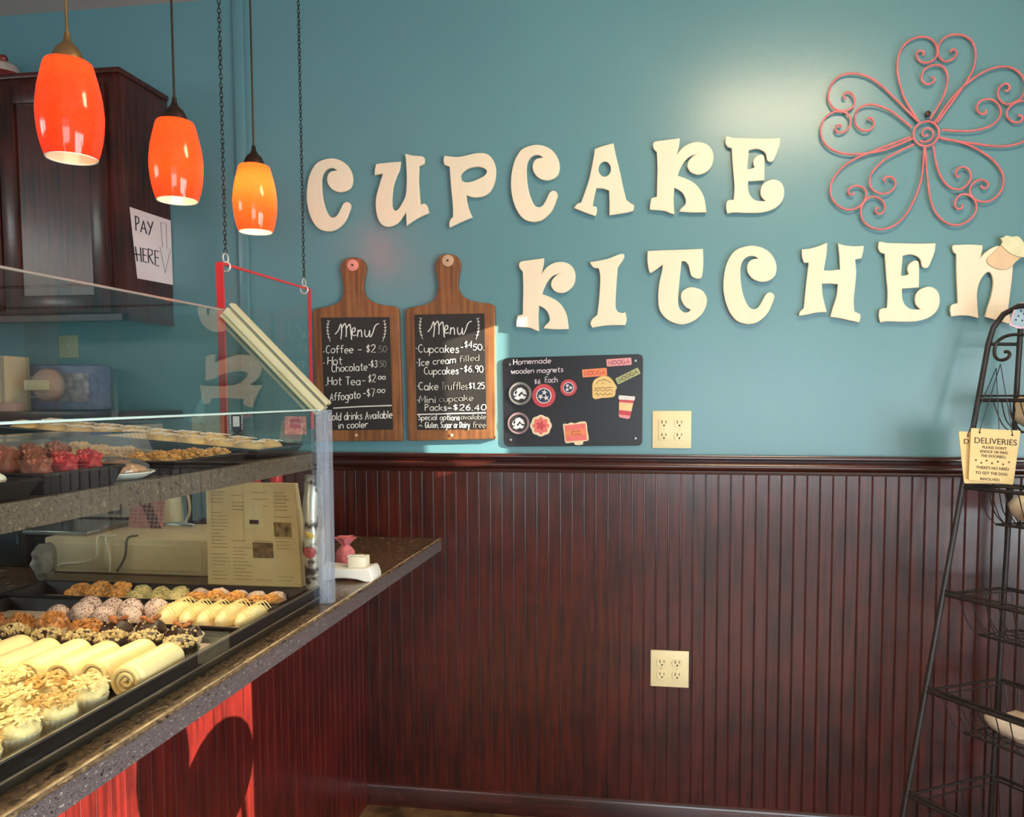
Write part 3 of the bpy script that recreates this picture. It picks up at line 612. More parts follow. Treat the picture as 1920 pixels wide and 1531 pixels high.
LE = [(1385, 72), (1405, 68), (1440, 75), (1540, 78), (1660, 80), (1775, 78, c), (1770, 130), (1745, 200), (1725, 240), (1702, 248), (1680, 235), (1670, 190), (1640, 165), (1600, 155), (1550, 165, c), (1545, 220), (1538, 300, c), (1565, 298), (1590, 288, c), (1580, 260), (1585, 230), (1610, 205), (1642, 196), (1660, 215), (1662, 300), (1660, 380, c), (1600, 385), (1545, 388, c), (1545, 440), (1560, 490), (1600, 525), (1670, 530, c), (1640, 500), (1632, 460), (1645, 415), (1685, 385), (1735, 375), (1780, 395), (1802, 440), (1800, 500), (1775, 550), (1720, 590), (1640, 612), (1540, 615), (1440, 612), (1395, 620, c), (1385, 580), (1390, 535), (1410, 522), (1440, 520, c), (1445, 420), (1435, 300), (1425, 150, c), (1395, 140), (1380, 110)]
LI = [(588, 195, c), (650, 185), (720, 170), (790, 142), (828, 140), (828, 170), (805, 205), (785, 235, c), (778, 320), (772, 420), (770, 510), (785, 545, c), (815, 553), (838, 548, c), (848, 600), (838, 640, c), (760, 640), (680, 645), (605, 658, c), (592, 630), (602, 600), (625, 578), (640, 565, c), (650, 480), (658, 380), (660, 290), (650, 240, c), (615, 235), (598, 215)]
LT = [(995, 118, c), (1100, 112), (1240, 108), (1385, 102, c), (1388, 200), (1378, 295), (1355, 312), (1325, 308), (1300, 290), (1290, 250), (1280, 215), (1258, 192), (1235, 190, c), (1225, 280), (1215, 380), (1210, 470), (1220, 520), (1250, 548), (1282, 545), (1297, 530, c), (1260, 510), (1235, 470), (1228, 430), (1245, 395), (1290, 373), (1340, 378), (1385, 400), (1412, 450), (1405, 510), (1370, 570), (1310, 615), (1240, 635), (1170, 620), (1110, 580), (1075, 520), (1068, 440), (1075, 350), (1095, 260), (1100, 215, c), (1060, 245), (1015, 272), (1000, 240), (992, 180)]
LH = [(315, 185, c), (380, 178), (440, 160), (500, 135, c), (495, 220), (475, 335, c), (530, 336), (590, 328, c), (585, 230), (575, 140, c), (610, 152), (680, 162), (762, 160, c), (758, 200), (745, 250, c), (700, 258, c), (708, 350), (700, 450), (690, 550), (695, 630, c), (738, 650, c), (738, 680), (728, 710, c), (660, 695), (590, 680), (520, 670, c), (540, 600), (565, 520), (575, 435, c), (520, 432), (462, 432, c), (465, 500), (480, 570), (497, 635, c), (420, 640), (350, 655), (295, 663, c), (302, 635), (330, 605, c), (340, 500), (350, 400), (365, 282, c), (330, 280, c), (318, 240)]
LN = [(1400, 158), (1450, 152), (1530, 150), (1615, 155, c), (1612, 190), (1600, 245, c), (1630, 210), (1680, 175), (1730, 160), (1785, 175), (1822, 225), (1832, 300), (1825, 400), (1810, 520), (1797, 625, c), (1815, 680), (1805, 718), (1720, 695), (1632, 670, c), (1650, 600), (1675, 520), (1690, 430), (1680, 370), (1655, 348), (1620, 375), (1590, 430), (1575, 500), (1578, 590), (1585, 680, c), (1530, 665), (1460, 660), (1388, 668, c), (1380, 610), (1397, 580), (1435, 570, c), (1430, 450), (1425, 330), (1425, 220, c), (1403, 200)]
def bbox(pts): xs_ = [p[0] for p in pts]; ys_ = [p[1] for p in pts]; return min(xs_), min(ys_), max(xs_), max(ys_)
def refit(pts, zf, box):
    """the same letter shape fitted to another place (picture box)"""
    P = [zf(p)+tuple(p[2:]) for p in pts]; b = bbox(P)
    return [((p[0]-b[0])/(b[2]-b[0])*(box[2]-box[0])+box[0], (p[1]-b[1])/(b[3]-b[1])*(box[3]-box[1])+box[1])+tuple(p[2:]) for p in P]
def here(pts, zf): return [zf(p)+tuple(p[2:]) for p in pts]
def to_wall(pts):
    out = []
    for p in pts:
        v = aty(p[0], p[1], -.008); out.append((v.x, v.z)+tuple(p[2:]))
    return out
def wall_letter(name, loops, label, depth=.011, m=None, gap=.006):
    lw = [to_wall(l) for l in loops]; b = bbox(lw[0]); cx_, cz_ = (b[0]+b[2])/2, (b[1]+b[3])/2
    lw = [[(p[0]-cx_, p[1]-cz_)+tuple(p[2:]) for p in l] for l in lw]
    mb = plate([smooth_loop(l) for l in lw], -depth-gap, depth, .002)
    mb.span((-.008, -gap-.002, -.006), (.008, 0, .006)) if False else None
    o = mb.build(name, m or M_LETTER, None, None, 40); o.location = (cx_, 0, cz_)
    return tag(o, label, 'letter', 'wooden letters of the wall sign')
g = 'cream wooden letter %s, %s of the upper word on the teal wall'
wall_letter('wooden_letter', [here(LC, ZA)], 'cream wooden letter C starting the upper word, above the left menu board')
wall_letter('wooden_letter', [here(LU, ZA)], g % ('U', 'second'))
wall_letter('wooden_letter', [here(LP, ZA), here(LPh, ZA)], g % ('P', 'third'))
wall_letter('wooden_letter', [refit(LC, ZA, (959, 273, 1050, 417))], g % ('C', 'fourth'))
wall_letter('wooden_letter', [here(LA, ZB), here(LAh, ZB)], g % ('A', 'fifth'))
wall_letter('wooden_letter', [here(LK, ZB)], g % ('K', 'sixth'))
wall_letter('wooden_letter', [here(LE, ZB)], g % ('E', 'last'))
g = 'cream wooden letter %s, %s of the lower word on the teal wall'
wall_letter('wooden_letter', [refit(LK, ZB, (968.5, 484.5, 1079.5, 621))], g % ('K', 'first'))
wall_letter('wooden_letter', [here(LI, ZC_)], g % ('I', 'second'))
wall_letter('wooden_letter', [here(LT, ZC_)], g % ('T', 'third'))
wall_letter('wooden_letter', [refit(LC, ZA, (1356, 461.5, 1455.5, 608))], g % ('C', 'fourth'))
wall_letter('wooden_letter', [here(LH, ZD)], g % ('H', 'fifth'))
wall_letter('wooden_letter', [refit(LE, ZB, (1645, 454, 1760, 605))], g % ('E', 'sixth'))
wall_letter('wooden_letter', [here(LN, ZD)], g % ('N', 'last'))
# cupcake cut-out on the N
cup = thing('cupcake_cutout', 'wooden cupcake cut-out stuck on the last letter of the lower word', 'decoration', (.985, -.016, 1.79)); O = cup.location
def to_y(pts, y):
    out = []
    for p in pts:
        v = aty(p[0], p[1], y); out.append((v.x-O.x, v.z-O.z)+tuple(p[2:]))
    return out
wr = [(1750, 155, c), (1700, 205), (1655, 250), (1665, 290), (1730, 322), (1790, 325), (1832, 302), (1862, 270), (1905, 235, c), (1850, 205), (1790, 180)]
plate([smooth_loop(to_y(here(wr, ZD), -.02))], -.006, .006, .001).build('wrapper', mat('cupcake_wrapper_wood', (226, 194, 158), .6, .05, 30), cup)
fr_ = [(1745, 100), (1765, 100), (1785, 84), (1830, 92), (1872, 90), (1900, 115), (1925, 150), (1950, 165), (1945, 195), (1960, 215), (1925, 238), (1880, 238), (1820, 215), (1780, 185), (1752, 152), (1760, 130)]
plate([smooth_loop(to_y(here(fr_, ZD), -.02))], -.010, .009, .0015).build('frosting', mat('cupcake_frosting_wood', (224, 222, 184), .6, .06, 30), cup)

# ================================================================== WIRE FLOWER
ctr = aty(1735.9, 251, -.012)
fl = thing('wire_flower', 'pink wire flower with five heart petals on the teal wall', 'wall decoration', (ctr.x, 0, ctr.z))
K7 = 3.328; CZ = (785, 835)
left = [(745, 765), (690, 680), (640, 590), (605, 480), (592, 380), (610, 290), (660, 230), (730, 207), (790, 220), (830, 260), (841, 310), (830, 350), (800, 372), (760, 375), (725, 355), (712, 320), (725, 298), (750, 300), (760, 318), (748, 326)]
right = [(850, 770), (900, 700), (970, 600), (1030, 510), (1068, 430), (1080, 350), (1065, 275), (1020, 225), (960, 207), (900, 215), (856, 255), (845, 305), (856, 345), (880, 370), (910, 374), (945, 358), (963, 325), (950, 302), (928, 304), (922, 320)]
inner = [(805, 745), (850, 670), (890, 590), (908, 510), (903, 450), (870, 405), (820, 395), (770, 415), (746, 460), (755, 500), (790, 517), (820, 503), (828, 480), (808, 472)]
pxm = aty(1835.9, 251, -.012).x-ctr.x; pxm /= 100*K7     # metres per zoom pixel
def petal(ang, rdip):
    a0 = math.atan2(843-785, 835-310); k = rdip/528.0
    def f(p, d=-.014):
        x, y = (p[0]-CZ[0])*pxm*k, (CZ[1]-p[1])*pxm*k; a = -(radians(ang)-a0)
        return Vector((x*cos(a)-y*sin(a), d, x*sin(a)+y*cos(a)))
    m = MB()
    for s in (left, right): m.tube(smooth_path([f(p) for p in s], 4), .0030, 8)
    pe = m.build('petal', M_PINK, fl)
    m = MB(); m.tube(smooth_path([f(p, -.016) for p in inner], 4), .0030, 8); m.build('scroll', M_PINK, pe)
for a, r_ in ((6.3, 528), (72.5, 565), (144.8, 520), (221.8, 577), (287.8, 567)): petal(a, r_)
m = MB(); m.tube(ring_pts((0, -.014, 0), 80*pxm, (1, 0, 0), (0, 0, 1), 32), .0032, 8, closed=True); m.build('ring', M_PINK, fl)
sp = [Vector(((8+50*(1-t))*pxm*cos(-2.3+t*8.2), -.014, (8+50*(1-t))*pxm*sin(-2.3+t*8.2))) for t in [i/30 for i in range(31)]]
m = MB(); m.tube(sp, .0028, 8); m.build('spiral', M_PINK, fl)
p = aty(1736, 217, 0)
m = MB(); m.lathe([(.0001, -.022), (.0075, -.021), (.0085, -.016), (.004, -.014), (.003, 0), (.0001, 0)], 16, axis='y'); solo('nail', m.xf(Matrix.Translation(p)), M_BRONZE, 'dark nail head above the centre ring of the pink wire flower', 'nail', p)

# ================================================================== MENU BOARDS
ZM = zoomed(560, 460, 4.028)
def wall_local(pts, zf, O, y):
    out = []
    for p in pts:
        q_ = zf(p); v = aty(q_[0], q_[1], y); out.append((v.x-O[0], v.z-O[2])+tuple(p[2:]))
    return out
def menu_board(outline, panel, button, screw, title_off, laurels, texts, faded, bar, dots, label, bcol):
    q_ = ZM(((panel[0][0]+panel[2][0])/2, (panel[0][1]+panel[2][1])/2)); v = aty(*q_, 0); O = Vector((v.x, 0, v.z))
    t = thing('menu_board', label, 'menu board', O)
    plate([smooth_loop(wall_local(outline, ZM, O, -.018))], -.018, .018, .0025).build('paddle', M_PADDLE, t, sharp=40)
    plate([wall_local(panel, ZM, O, -.02)], -.0195, .010).build('chalk_panel', M_CHALKB, t)
    to3 = lambda p: aty(*ZM(p), -.0202)-O
    ti = [[(275, 670), (300, 640), (318, 592), (325, 640), (318, 708)], [(322, 628), (340, 598), (352, 592), (360, 640), (358, 690)], [(358, 628), (378, 600), (388, 600), (394, 650), (400, 712)],
          [(402, 658), (424, 646), (424, 622), (408, 628), (402, 655), (410, 680), (434, 676)], [(444, 690), (448, 636)], [(448, 656), (464, 638), (474, 650), (476, 692)],
          [(500, 636), (500, 672), (512, 690), (528, 676), (536, 640)], [(536, 640), (538, 690), (556, 668), (572, 618), (588, 596), (606, 590)]]
    ti = [[(x+title_off[0], y+title_off[1]) for x, y in s] for s in ti]
    strokes_mb([[(p.x, p.y) for p in smooth_path([Vector((a, b, 0)) for a, b in s], 3)] for s in ti], to3, .0018).build('title', M_CHALK, t)
    la = []
    for cx_, sgn in laurels:
        y_ = 650+title_off[1]
        arc = [(cx_+sgn*(-14+26*((k-2.2)/5)**2*1.4), y_-75+k*25) for k in range(7)]; la.append(arc)
        for k in range(6):
            la.append([arc[k], (arc[k][0]-sgn*10, arc[k][1]-12)]); la.append([arc[k], (arc[k][0]+sgn*9, arc[k][1]-8)])
    strokes_mb(la, to3, .0009).build('laurel', M_CHALK, t)
    for a in texts: strokes_mb(px_text(*a), to3, .0014).build('chalk_writing', M_CHALK, t)
    for d in dots: strokes_mb([[(d[0]-3, d[1]), (d[0]+4, d[1]-1)]], to3, .0016).build('bullet_dot', M_CHALK, t)
    for a in faded: strokes_mb(px_text(*a), to3, .0011).build('faded_writing', M_CHALKD, t)
    strokes_mb([bar], to3, .0022).build('chalk_line', M_CHALK, t)
    b = aty(*ZM(button), -.018)-O
    m = MB(); m.lathe([(.0001, -.0235), (.012, -.0235), (.0185, -.022), (.019, -.018), (.019, -.016)], 28, axis='y', c=(b.x, 0, b.z)); kb = m.build('hanger_button', mat('button_'+bcol[0], bcol[1], .5, .08, 40), t)
    m = MB(); m.lathe([(.0001, -.026), (.003, -.0255), (.0035, -.0232)], 12, axis='y', c=(b.x, 0, b.z)); m.build('screw', M_BRONZE, kb)
    b = aty(*ZM(screw), -.018)-O
    m = MB(); m.lathe([(.0001, -.021), (.004, -.0205), (.005, -.018)], 12, axis='y', c=(b.x, 0, b.z)); m.build('bottom_peg', mat('pale_wood', (222, 190, 140), .6), t)
    return t
OLm = [(415, 88), (465, 100), (495, 130), (507, 170), (500, 220), (488, 290), (490, 340), (510, 385), (560, 425), (640, 450), (715, 457), (748, 478), (757, 525), (765, 800), (775, 1100), (782, 1440), (775, 1470), (740, 1477), (300, 1478), (150, 1481), (128, 1470), (122, 1440), (115, 1000), (108, 600), (103, 525), (115, 487), (160, 471), (240, 455), (300, 425), (330, 380), (338, 320), (328, 250), (315, 190), (322, 140), (350, 105)]
ORm = [(1130, 62), (1180, 72), (1212, 105), (1222, 150), (1215, 200), (1203, 270), (1207, 330), (1235, 375), (1290, 410), (1370, 430), (1440, 436), (1472, 456), (1482, 500), (1482, 900), (1485, 1420), (1478, 1450), (1440, 1462), (1100, 1470), (850, 1475), (830, 1460), (825, 1400), (815, 1000), (805, 600), (803, 510), (815, 480), (860, 465), (940, 450), (1000, 425), (1035, 385), (1050, 330), (1050, 270), (1035, 200), (1030, 150), (1045, 105), (1080, 70)]
menu_board(OLm, [(168, 545), (200, 1395), (712, 1390), (685, 540)], (410, 150), (435, 1432), (0, 0), [(232, 1), (640, -1)],
    [('Coffee', 205, 812, 410, 58), ('-', 445, 810, 475, 60), ('$2', 508, 806, 580, 58), ('Hot', 218, 898, 328, 58), ('Chocolate', 250, 955, 518, 58, 942), ('-', 525, 925, 548, 60), ('$3', 545, 920, 592, 52), ('Hot Tea', 220, 1052, 465, 60), ('-', 480, 1045, 505, 60), ('$2', 525, 1032, 580, 58), ('.00', 588, 1010, 655, 24), ('Affogato', 235, 1176, 465, 58, 1150), ('-', 485, 1140, 508, 60), ('$7', 515, 1140, 575, 60), ('.00', 580, 1112, 650, 26), ('Cold drinks Available', 225, 1322, 706, 58, 1304), ('in cooler', 300, 1382, 520, 50, 1374)],
    [('.50', 590, 806, 664, 48), ('.50', 598, 916, 660, 46)], [(262, 1228), (470, 1216), (702, 1208)], [(190, 803), (190, 890), (206, 1056), (212, 1166)],
    'left wooden paddle menu board listing coffee, hot chocolate and tea', ('pink', (240, 150, 138)))  # pink bakes the nearest pendant's glow into this button's colour
menu_board(ORm, [(872, 522), (895, 1392), (1420, 1385), (1402, 512)], (1128, 115), (1155, 1432), (700, -18), [(930, 1), (1345, -1)],
    [('Cupcakes', 905, 808, 1208, 58), ('-', 1222, 795, 1245, 60), ('$4', 1252, 772, 1308, 48), ('50.', 1315, 790, 1402, 44), ('Ice cream', 905, 908, 1182, 50, 888), ('Cupcakes', 948, 972, 1205, 54), ('-', 1218, 955, 1240, 60), ('$6.90', 1248, 958, 1392, 50), ('Cake', 908, 1092, 1054, 58), ('$1.25', 1285, 1082, 1402, 46), ('Mini', 908, 1188, 1036, 52), ('Packs', 955, 1246, 1115, 48), ('-$26.40', 1122, 1244, 1412, 42), ('Special options', 905, 1318, 1215, 40), ('Gluten, Sugar or Dairy', 955, 1376, 1290, 44)],
    [('filled', 1210, 880, 1362, 46, 868), ('Truffles', 1075, 1088, 1275, 54), ('cupcake', 1060, 1180, 1315, 44, 1172), ('available', 1225, 1312, 1412, 36), ('free', 1312, 1376, 1410, 44)], [(897, 1276), (1150, 1270), (1412, 1264)], [(888, 778), (895, 885), (900, 1062), (900, 1168), (912, 1362), (922, 1356), (930, 1366)],
    'right wooden paddle menu board listing cupcakes and cake truffles', ('tan', (196, 168, 138)))

# ================================================================== MAGNET BOARD
ZG = zoomed(920, 640, 4.8)
def rounded(quad, r, n=5):
    out = []; k = len(quad)
    for i in range(k):
        p = Vector(quad[i]); a = (Vector(quad[i-1])-p).normalized(); b = (Vector(quad[(i+1) % k])-p).normalized()
        for j in range(n+1):
            t = j/n; out.append(tuple((p+a*r)*(1-t)**2+p*2*t*(1-t)+(p+b*r)*t*t))
    return out
v = aty(*ZG((740, 530)), 0); OM = Vector((v.x, 0, v.z))
mbd = thing('magnet_board', 'black metal board of homemade wooden magnets beside the menu boards', 'notice board', OM)
plate([wall_local(rounded([(108, 148), (1372, 112), (1366, 936), (122, 946)], 52), ZG, OM, -.006)], -.006, .006, .0012).build('sheet', mat('black_sheet_metal', (30, 28, 34), .34, .2, 5), mbd)
tm = lambda p: aty(*ZG(p), -.0068)-OM
M_PEN = mat('white_paint_pen', (226, 214, 222), .8, .05, 100)
for a in (('Homemade', 205, 208, 542, 48, 194), ('wooden magnets', 185, 292, 652, 46, 272), ('$6', 395, 382, 445, 42), ('Each', 490, 368, 602, 50)): strokes_mb(px_text(*a), tm, .0013).build('chalk_writing', M_PEN, mbd)
for s in ((170, 207), (1303, 172), (180, 885), (1303, 872)):
    p = tm(s); m = MB(); m.lathe([(.0001, -.0085), (.0035, -.0082), (.0042, -.006)], 12, axis='y', c=(p.x, 0, p.z)); m.build('screw', M_STEEL, mbd)
YM = -.0062
def magnet(name_, center, label, t=.004):
    v = aty(*ZG(center), YM); o = thing(name_, label, 'magnet', (v.x, YM, v.z), group='wooden magnets on the black board'); return o
def mloc(o, pts): return wall_local(pts, ZG, o.location, YM-.004)
def circ(cx_, cy_, rx, ry=None, n=28, a0=0): ry = ry or rx; return [(cx_+rx*cos(a0+2*pi*i/n), cy_+ry*sin(a0+2*pi*i/n)) for i in range(n)]
def layer(o, nm, loops, z, t, m, bev=0):
    return plate([mloc(o, l) for l in loops], -z-t, t, bev).build(nm, m, o)
M_MW = mat('magnet_white', (226, 224, 220), .6, .05, 60); M_MB = mat('magnet_black', (40, 38, 38), .5, .1, 60); M_MR = mat('magnet_red', (206, 74, 84), .5, .08, 60)
M_MBL = mat('magnet_navy', (42, 56, 88), .5, .08, 60); M_MPK = mat('magnet_pink', (236, 158, 160), .6, .05, 60); M_MCR = mat('magnet_cream', (240, 218, 180), .6, .05, 60)
M_MOR = mat('magnet_orange', (238, 142, 96), .6, .06, 60); M_MGR = mat('magnet_green', (176, 178, 128), .6, .06, 60); M_MGY = mat('magnet_grey', (132, 130, 128), .55, .1, 60)
for (x, y, r, lab) in ((265, 468, 103, 'upper black round magnet with white mountain emblem and grey rim'), (250, 735, 98, 'lower black round magnet with white mountain emblem and pinkish rim')):
    o = magnet('emblem_magnet', (x, y), lab)
    layer(o, 'disc', [circ(x, y, r)], 0, .004, M_MGY if y < 600 else mat('magnet_mauve', (150, 122, 126), .55, .1, 60), .0006)
    layer(o, 'face', [circ(x, y, r*.80)], .004, .0006, M_MB)
    em = [[(-50, -5), (-20, -45), (10, -52), (45, -30), (60, 10), (30, 5), (12, -20), (-12, 8), (-35, 15)], [(-50, 40), (-20, 12), (-6, 30), (14, 2), (34, 22), (55, 22), (38, 50), (10, 42), (-18, 55)], [(-22, -28), (-48, -18), (-58, 8), (-44, 22), (-30, -4)]]
    for e in em: layer(o, 'emblem', [[(x+a*r/100, y+b*r/100) for a, b in e]], .0046, .0005, M_MW)
def star(cx_, cy_, r, a0): return [(cx_+(r if k % 2 == 0 else r*.42)*sin(a0+k*pi/5), cy_-(r if k % 2 == 0 else r*.42)*cos(a0+k*pi/5)) for k in range(10)]
for (x, y, r, lab, a0) in ((478, 487, 105, 'larger red-rimmed round magnet with three white stars', .2), (700, 415, 75, 'smaller red-rimmed round magnet with three white stars', -.5)):
    o = magnet('star_magnet', (x, y), lab)
    layer(o, 'disc', [circ(x, y, r)], 0, .004, M_MR, .0006)
    layer(o, 'white_ring', [circ(x, y, r*.66)], .004, .0004, M_MW); layer(o, 'blue_field', [circ(x, y, r*.58)], .0044, .0004, M_MBL)
    for k in range(3):
        a = a0+k*2*pi/3; layer(o, 'star', [star(x+r*.28*sin(a), y-r*.28*cos(a), r*.27, a)], .0048, .0005, M_MW)
o = magnet('flower_magnet', (452, 757), 'round cream magnet with a coral rosette in the lower row')
layer(o, 'disc', [[(452+(95+4*cos(k*pi/2.5))*cos(k*pi/20), 757+(95+4*cos(k*pi/2.5))*sin(k*pi/20)) for k in range(40)]], 0, .004, M_MCR, .0006)
layer(o, 'rosette', [[(452+(70+9*cos(k*pi/2.5))*cos(k*pi/20), 757+(72+9*cos(k*pi/2.5))*sin(k*pi/20)) for k in range(40)]], .004, .0006, mat('magnet_coral', (236, 122, 112), .6, .06, 60))
layer(o, 'heart_mark', [[(452+(34+10*cos(k*pi/3))*cos(k*pi/15), 757+(34+10*cos(k*pi/3))*sin(k*pi/15)) for k in range(30)]], .0046, .0005, M_MR)
def bar_magnet(x, y, w_, h_, ang, m, tm_, lab):
    o = magnet('word_magnet', (x, y), lab); a = radians(ang)
    R_ = lambda p: (x+p[0]*cos(a)+p[1]*sin(a), y-p[0]*sin(a)+p[1]*cos(a))
    layer(o, 'bar', [[R_(p) for p in rounded([(-w_/2, -h_/2), (w_/2, -h_/2), (w_/2, h_/2), (-w_/2, h_/2)], 10, 3)]], 0, .004, m, .0005)
    st, wd = glyph_strokes('NOOGA', .0); k = w_*.82/wd
    strokes_mb([[R_((p[0]*k-w_*.41, h_*.27-p[1]*h_*.054)) for p in s] for s in st], lambda p: aty(*ZG(p), YM-.0042)-o.location, .0010).build('lettering', tm_, o)
bar_magnet(1155, 185, 225, 66, 4, M_MPK, mat('magnet_plum_ink', (112, 78, 98), .6, .05, 60), 'pale pink word magnet in the top right corner of the black board')
bar_magnet(935, 280, 222, 72, 4, M_MOR, M_MR, 'orange word magnet above the bread-shaped magnet')
bar_magnet(1235, 310, 228, 60, 26, M_MGR, mat('magnet_olive_ink', (86, 84, 56), .6, .05, 60), 'green word magnet slanting up to the right')
o = magnet('bread_magnet', (1020, 415), 'tan bread-shaped wooden magnet with dark lettering')
layer(o, 'slice', [smooth_loop([(915, 390), (930, 350), (965, 325), (1010, 310), (1060, 315), (1095, 345), (1115, 375), (1135, 410), (1125, 440), (1115, 490), (1060, 505), (1000, 508), (950, 518), (920, 505), (915, 450)])], 0, .004, mat('magnet_tan', (236, 200, 132), .6, .08, 60), .0006)
to = lambda p: aty(*ZG(p), YM-.0042)-o.location
ln = lambda n_, *a: px_text(n_, *a)
strokes_mb([[(950, 380), (975, 350), (1030, 340), (1080, 370)], [(1000, 375), (1015, 372)], [(935, 420), (1100, 412)], [(930, 445), (950, 430), (965, 448), (985, 430), (1005, 448), (1030, 430), (1050, 446), (1075, 430), (1095, 445)], [(935, 480), (955, 465), (970, 485), (990, 465), (1010, 485), (1030, 465), (1050, 482), (1075, 465), (1095, 480)]], to, .0008).build('lettering', M_DKBR, o)
o = magnet('cup_magnet', (1225, 590), 'pink and cream drink-cup magnet at the right of the black board')
layer(o, 'cup', [[(1158, 520), (1290, 528), (1252, 690), (1235, 697), (1160, 682), (1152, 665)]], 0, .004, M_MPK, .0006)
layer(o, 'lid', [rounded([(1152, 482), (1300, 494), (1296, 530), (1150, 520)], 8, 3)], 0, .0052, M_MW, .0006)
layer(o, 'band', [[(1156, 548), (1282, 558), (1268, 625), (1154, 612)]], .004, .0005, mat('magnet_yellow', (244, 208, 150), .6, .05, 60))
layer(o, 'stripe', [[(1157, 524), (1288, 532), (1284, 552), (1156, 542)]], .004, .0005, M_MR); layer(o, 'stripe', [[(1154, 618), (1267, 630), (1256, 668), (1156, 655)]], .004, .0005, M_MR)
o = magnet('sign_magnet', (767, 820), 'coral square sign magnet with an orange stripe at the bottom of the board')
layer(o, 'board', [smooth_loop([(652, 745), (690, 742), (720, 728), (760, 735), (800, 722), (850, 720), (865, 745), (870, 800), (880, 850), (878, 890), (835, 900), (828, 925), (785, 932), (755, 925), (745, 908), (690, 915), (668, 900), (660, 830)])], 0, .004, M_MCR, .0006)
layer(o, 'coral_face', [[(664, 755), (852, 735), (866, 885), (676, 900)]], .004, .0005, mat('magnet_coral', (236, 122, 112)))
layer(o, 'stripe', [[(668, 800), (860, 785), (864, 835), (672, 850)]], .0045, .0005, M_MOR)
strokes_mb([[(725, 820), (750, 800), (765, 818), (790, 800), (810, 815)], [(720, 838), (740, 828), (760, 842), (780, 828), (815, 836)]], lambda p: aty(*ZG(p), YM-.005)-o.location, .0008).build('lettering', M_DKBR, o)

# ================================================================== OUTLETS
def outlet(px0, py0, px1, py1, yw, label, square_left):
    a = aty(px0, py0, yw); b_ = aty(px1, py1, yw); cx_, cz_ = (a.x+b_.x)/2, (a.z+b_.z)/2; w_ = .118; h_ = .1155
    t = thing('outlet_plate', label, 'outlet', (cx_, yw, cz_), group='ivory double outlets')
    m = MB(); m.box((0, -.003, 0), (w_, .006, h_), 0, .002); m.build('plate', M_IVORY, t)
    for s in (-1, 1):
        m = MB()
        if square_left and s < 0: m.box((s*.0235, -.007, 0), (.034, .003, .066), 0, .001)
        else:
            for q in (1, -1):
                lp = [(s*.0235+.0165*cos(k*pi/12), q*.0195+max(-.0125, min(.0125, .0165*sin(k*pi/12)))) for k in range(24)]
                pm = plate([lp], -.0088, .004, .0006); m.add(pm.v, pm.f)
        d = m.build('receptacle', M_IVORY, t)
        for q in (1, -1):
            m = MB(); z_ = q*.0195
            m.box((s*.0235-.0062, -.0087, z_+.004), (.0026, .001, .0095)); m.box((s*.0235+.0062, -.0087, z_+.004), (.0022, .001, .0078)); m.lathe([(.0001, -.0092), (.0028, -.0092), (.0028, -.0082)], 10, axis='y', c=(s*.0235, 0, z_-.0065))
            m.build('slots', M_DKBR, d)
        m = MB()
        m.lathe([(.0001, -.0098), (.0022, -.0096), (.0026, -.0088)], 10, axis='y', c=(s*.0235, 0, 0)); m.build('screw', M_IVORY, t)
outlet(1222, 770, 1297, 840, 0, 'upper ivory double outlet on the teal wall beside the magnet board', True)
outlet(1220, 1219, 1291, 1286, -.010, 'lower ivory double outlet set in the mahogany paneling', False)
# ================================================================== PASTRIES IN THE CASE
def tray(name_, x0, x1, ya, yb, z0, h, label, m=None, paper=None):
    t = thing(name_, label, 'tray', ((x0+x1)/2, (ya+yb)/2, z0)); a, b = (x1-x0)/2, (yb-ya)/2
    s = MB(); th = .002; fl_ = .010
    out_ = [(-a+fl_, -b+fl_, 0), (a-fl_, -b+fl_, 0), (a-fl_, b-fl_, 0), (-a+fl_, b-fl_, 0)]
    rim_ = [(-a, -b, h), (a, -b, h), (a, b, h), (-a, b, h)]
    inn = [(-a+.004, -b+.004, h-.0002), (a-.004, -b+.004, h-.0002), (a-.004, b-.004, h-.0002), (-a+.004, b-.004, h-.0002)]
    flo = [(-a+fl_+.003, -b+fl_+.003, th), (a-fl_-.003, -b+fl_+.003, th), (a-fl_-.003, b-fl_-.003, th), (-a+fl_+.003, b-fl_-.003, th)]
    V = out_+rim_+inn+flo; Fs = [(3, 2, 1, 0), (12, 13, 14, 15)]
    for i in range(4):
        j = (i+1) % 4
        Fs += [(i, j, 4+j, 4+i), (4+i, 4+j, 8+j, 8+i), (8+i, 8+j, 12+j, 12+i)]
    s.add(V, Fs); s.tube([(p[0], p[1], h) for p in rim_], .0026, 6, closed=True); s.build('pan', m or M_BLACK, t)
    if paper:
        s = MB(); s.span((-a+fl_+.006, -b+fl_+.006, th), (a-fl_-.006, b-fl_-.006, th+.001)); s.build('paper_liner', paper, t)
    return t
M_DOILY = mat('parchment', (232, 214, 204), .8, .05, 20)
ZD0 = .9085
tray('serving_tray', -1.425, -.790, -.996, -.868, ZD0, .030, 'black tray at the far end of the lower deck holding orange and green cookies', paper=M_DOILY)
tray('serving_tray', -1.40, -.789, -1.150, -1.000, ZD0, .026, 'black tray of cream-dipped rolls and sprinkle balls, second from the end pane', paper=M_DOILY)
tray('serving_tray', -1.40, -.789, -1.298, -1.156, ZD0, .012, 'low black tray under the foil cups of nut clusters', paper=M_DOILY)
tray('serving_tray', -1.40, -.786, -1.464, -1.302, ZD0, .010, 'black tray of long cream rolls in the middle of the lower deck')
tray('serving_tray', -1.40, -.789, -1.86, -1.468, ZD0, .014, 'black tray of coconut cupcakes nearest the viewer')

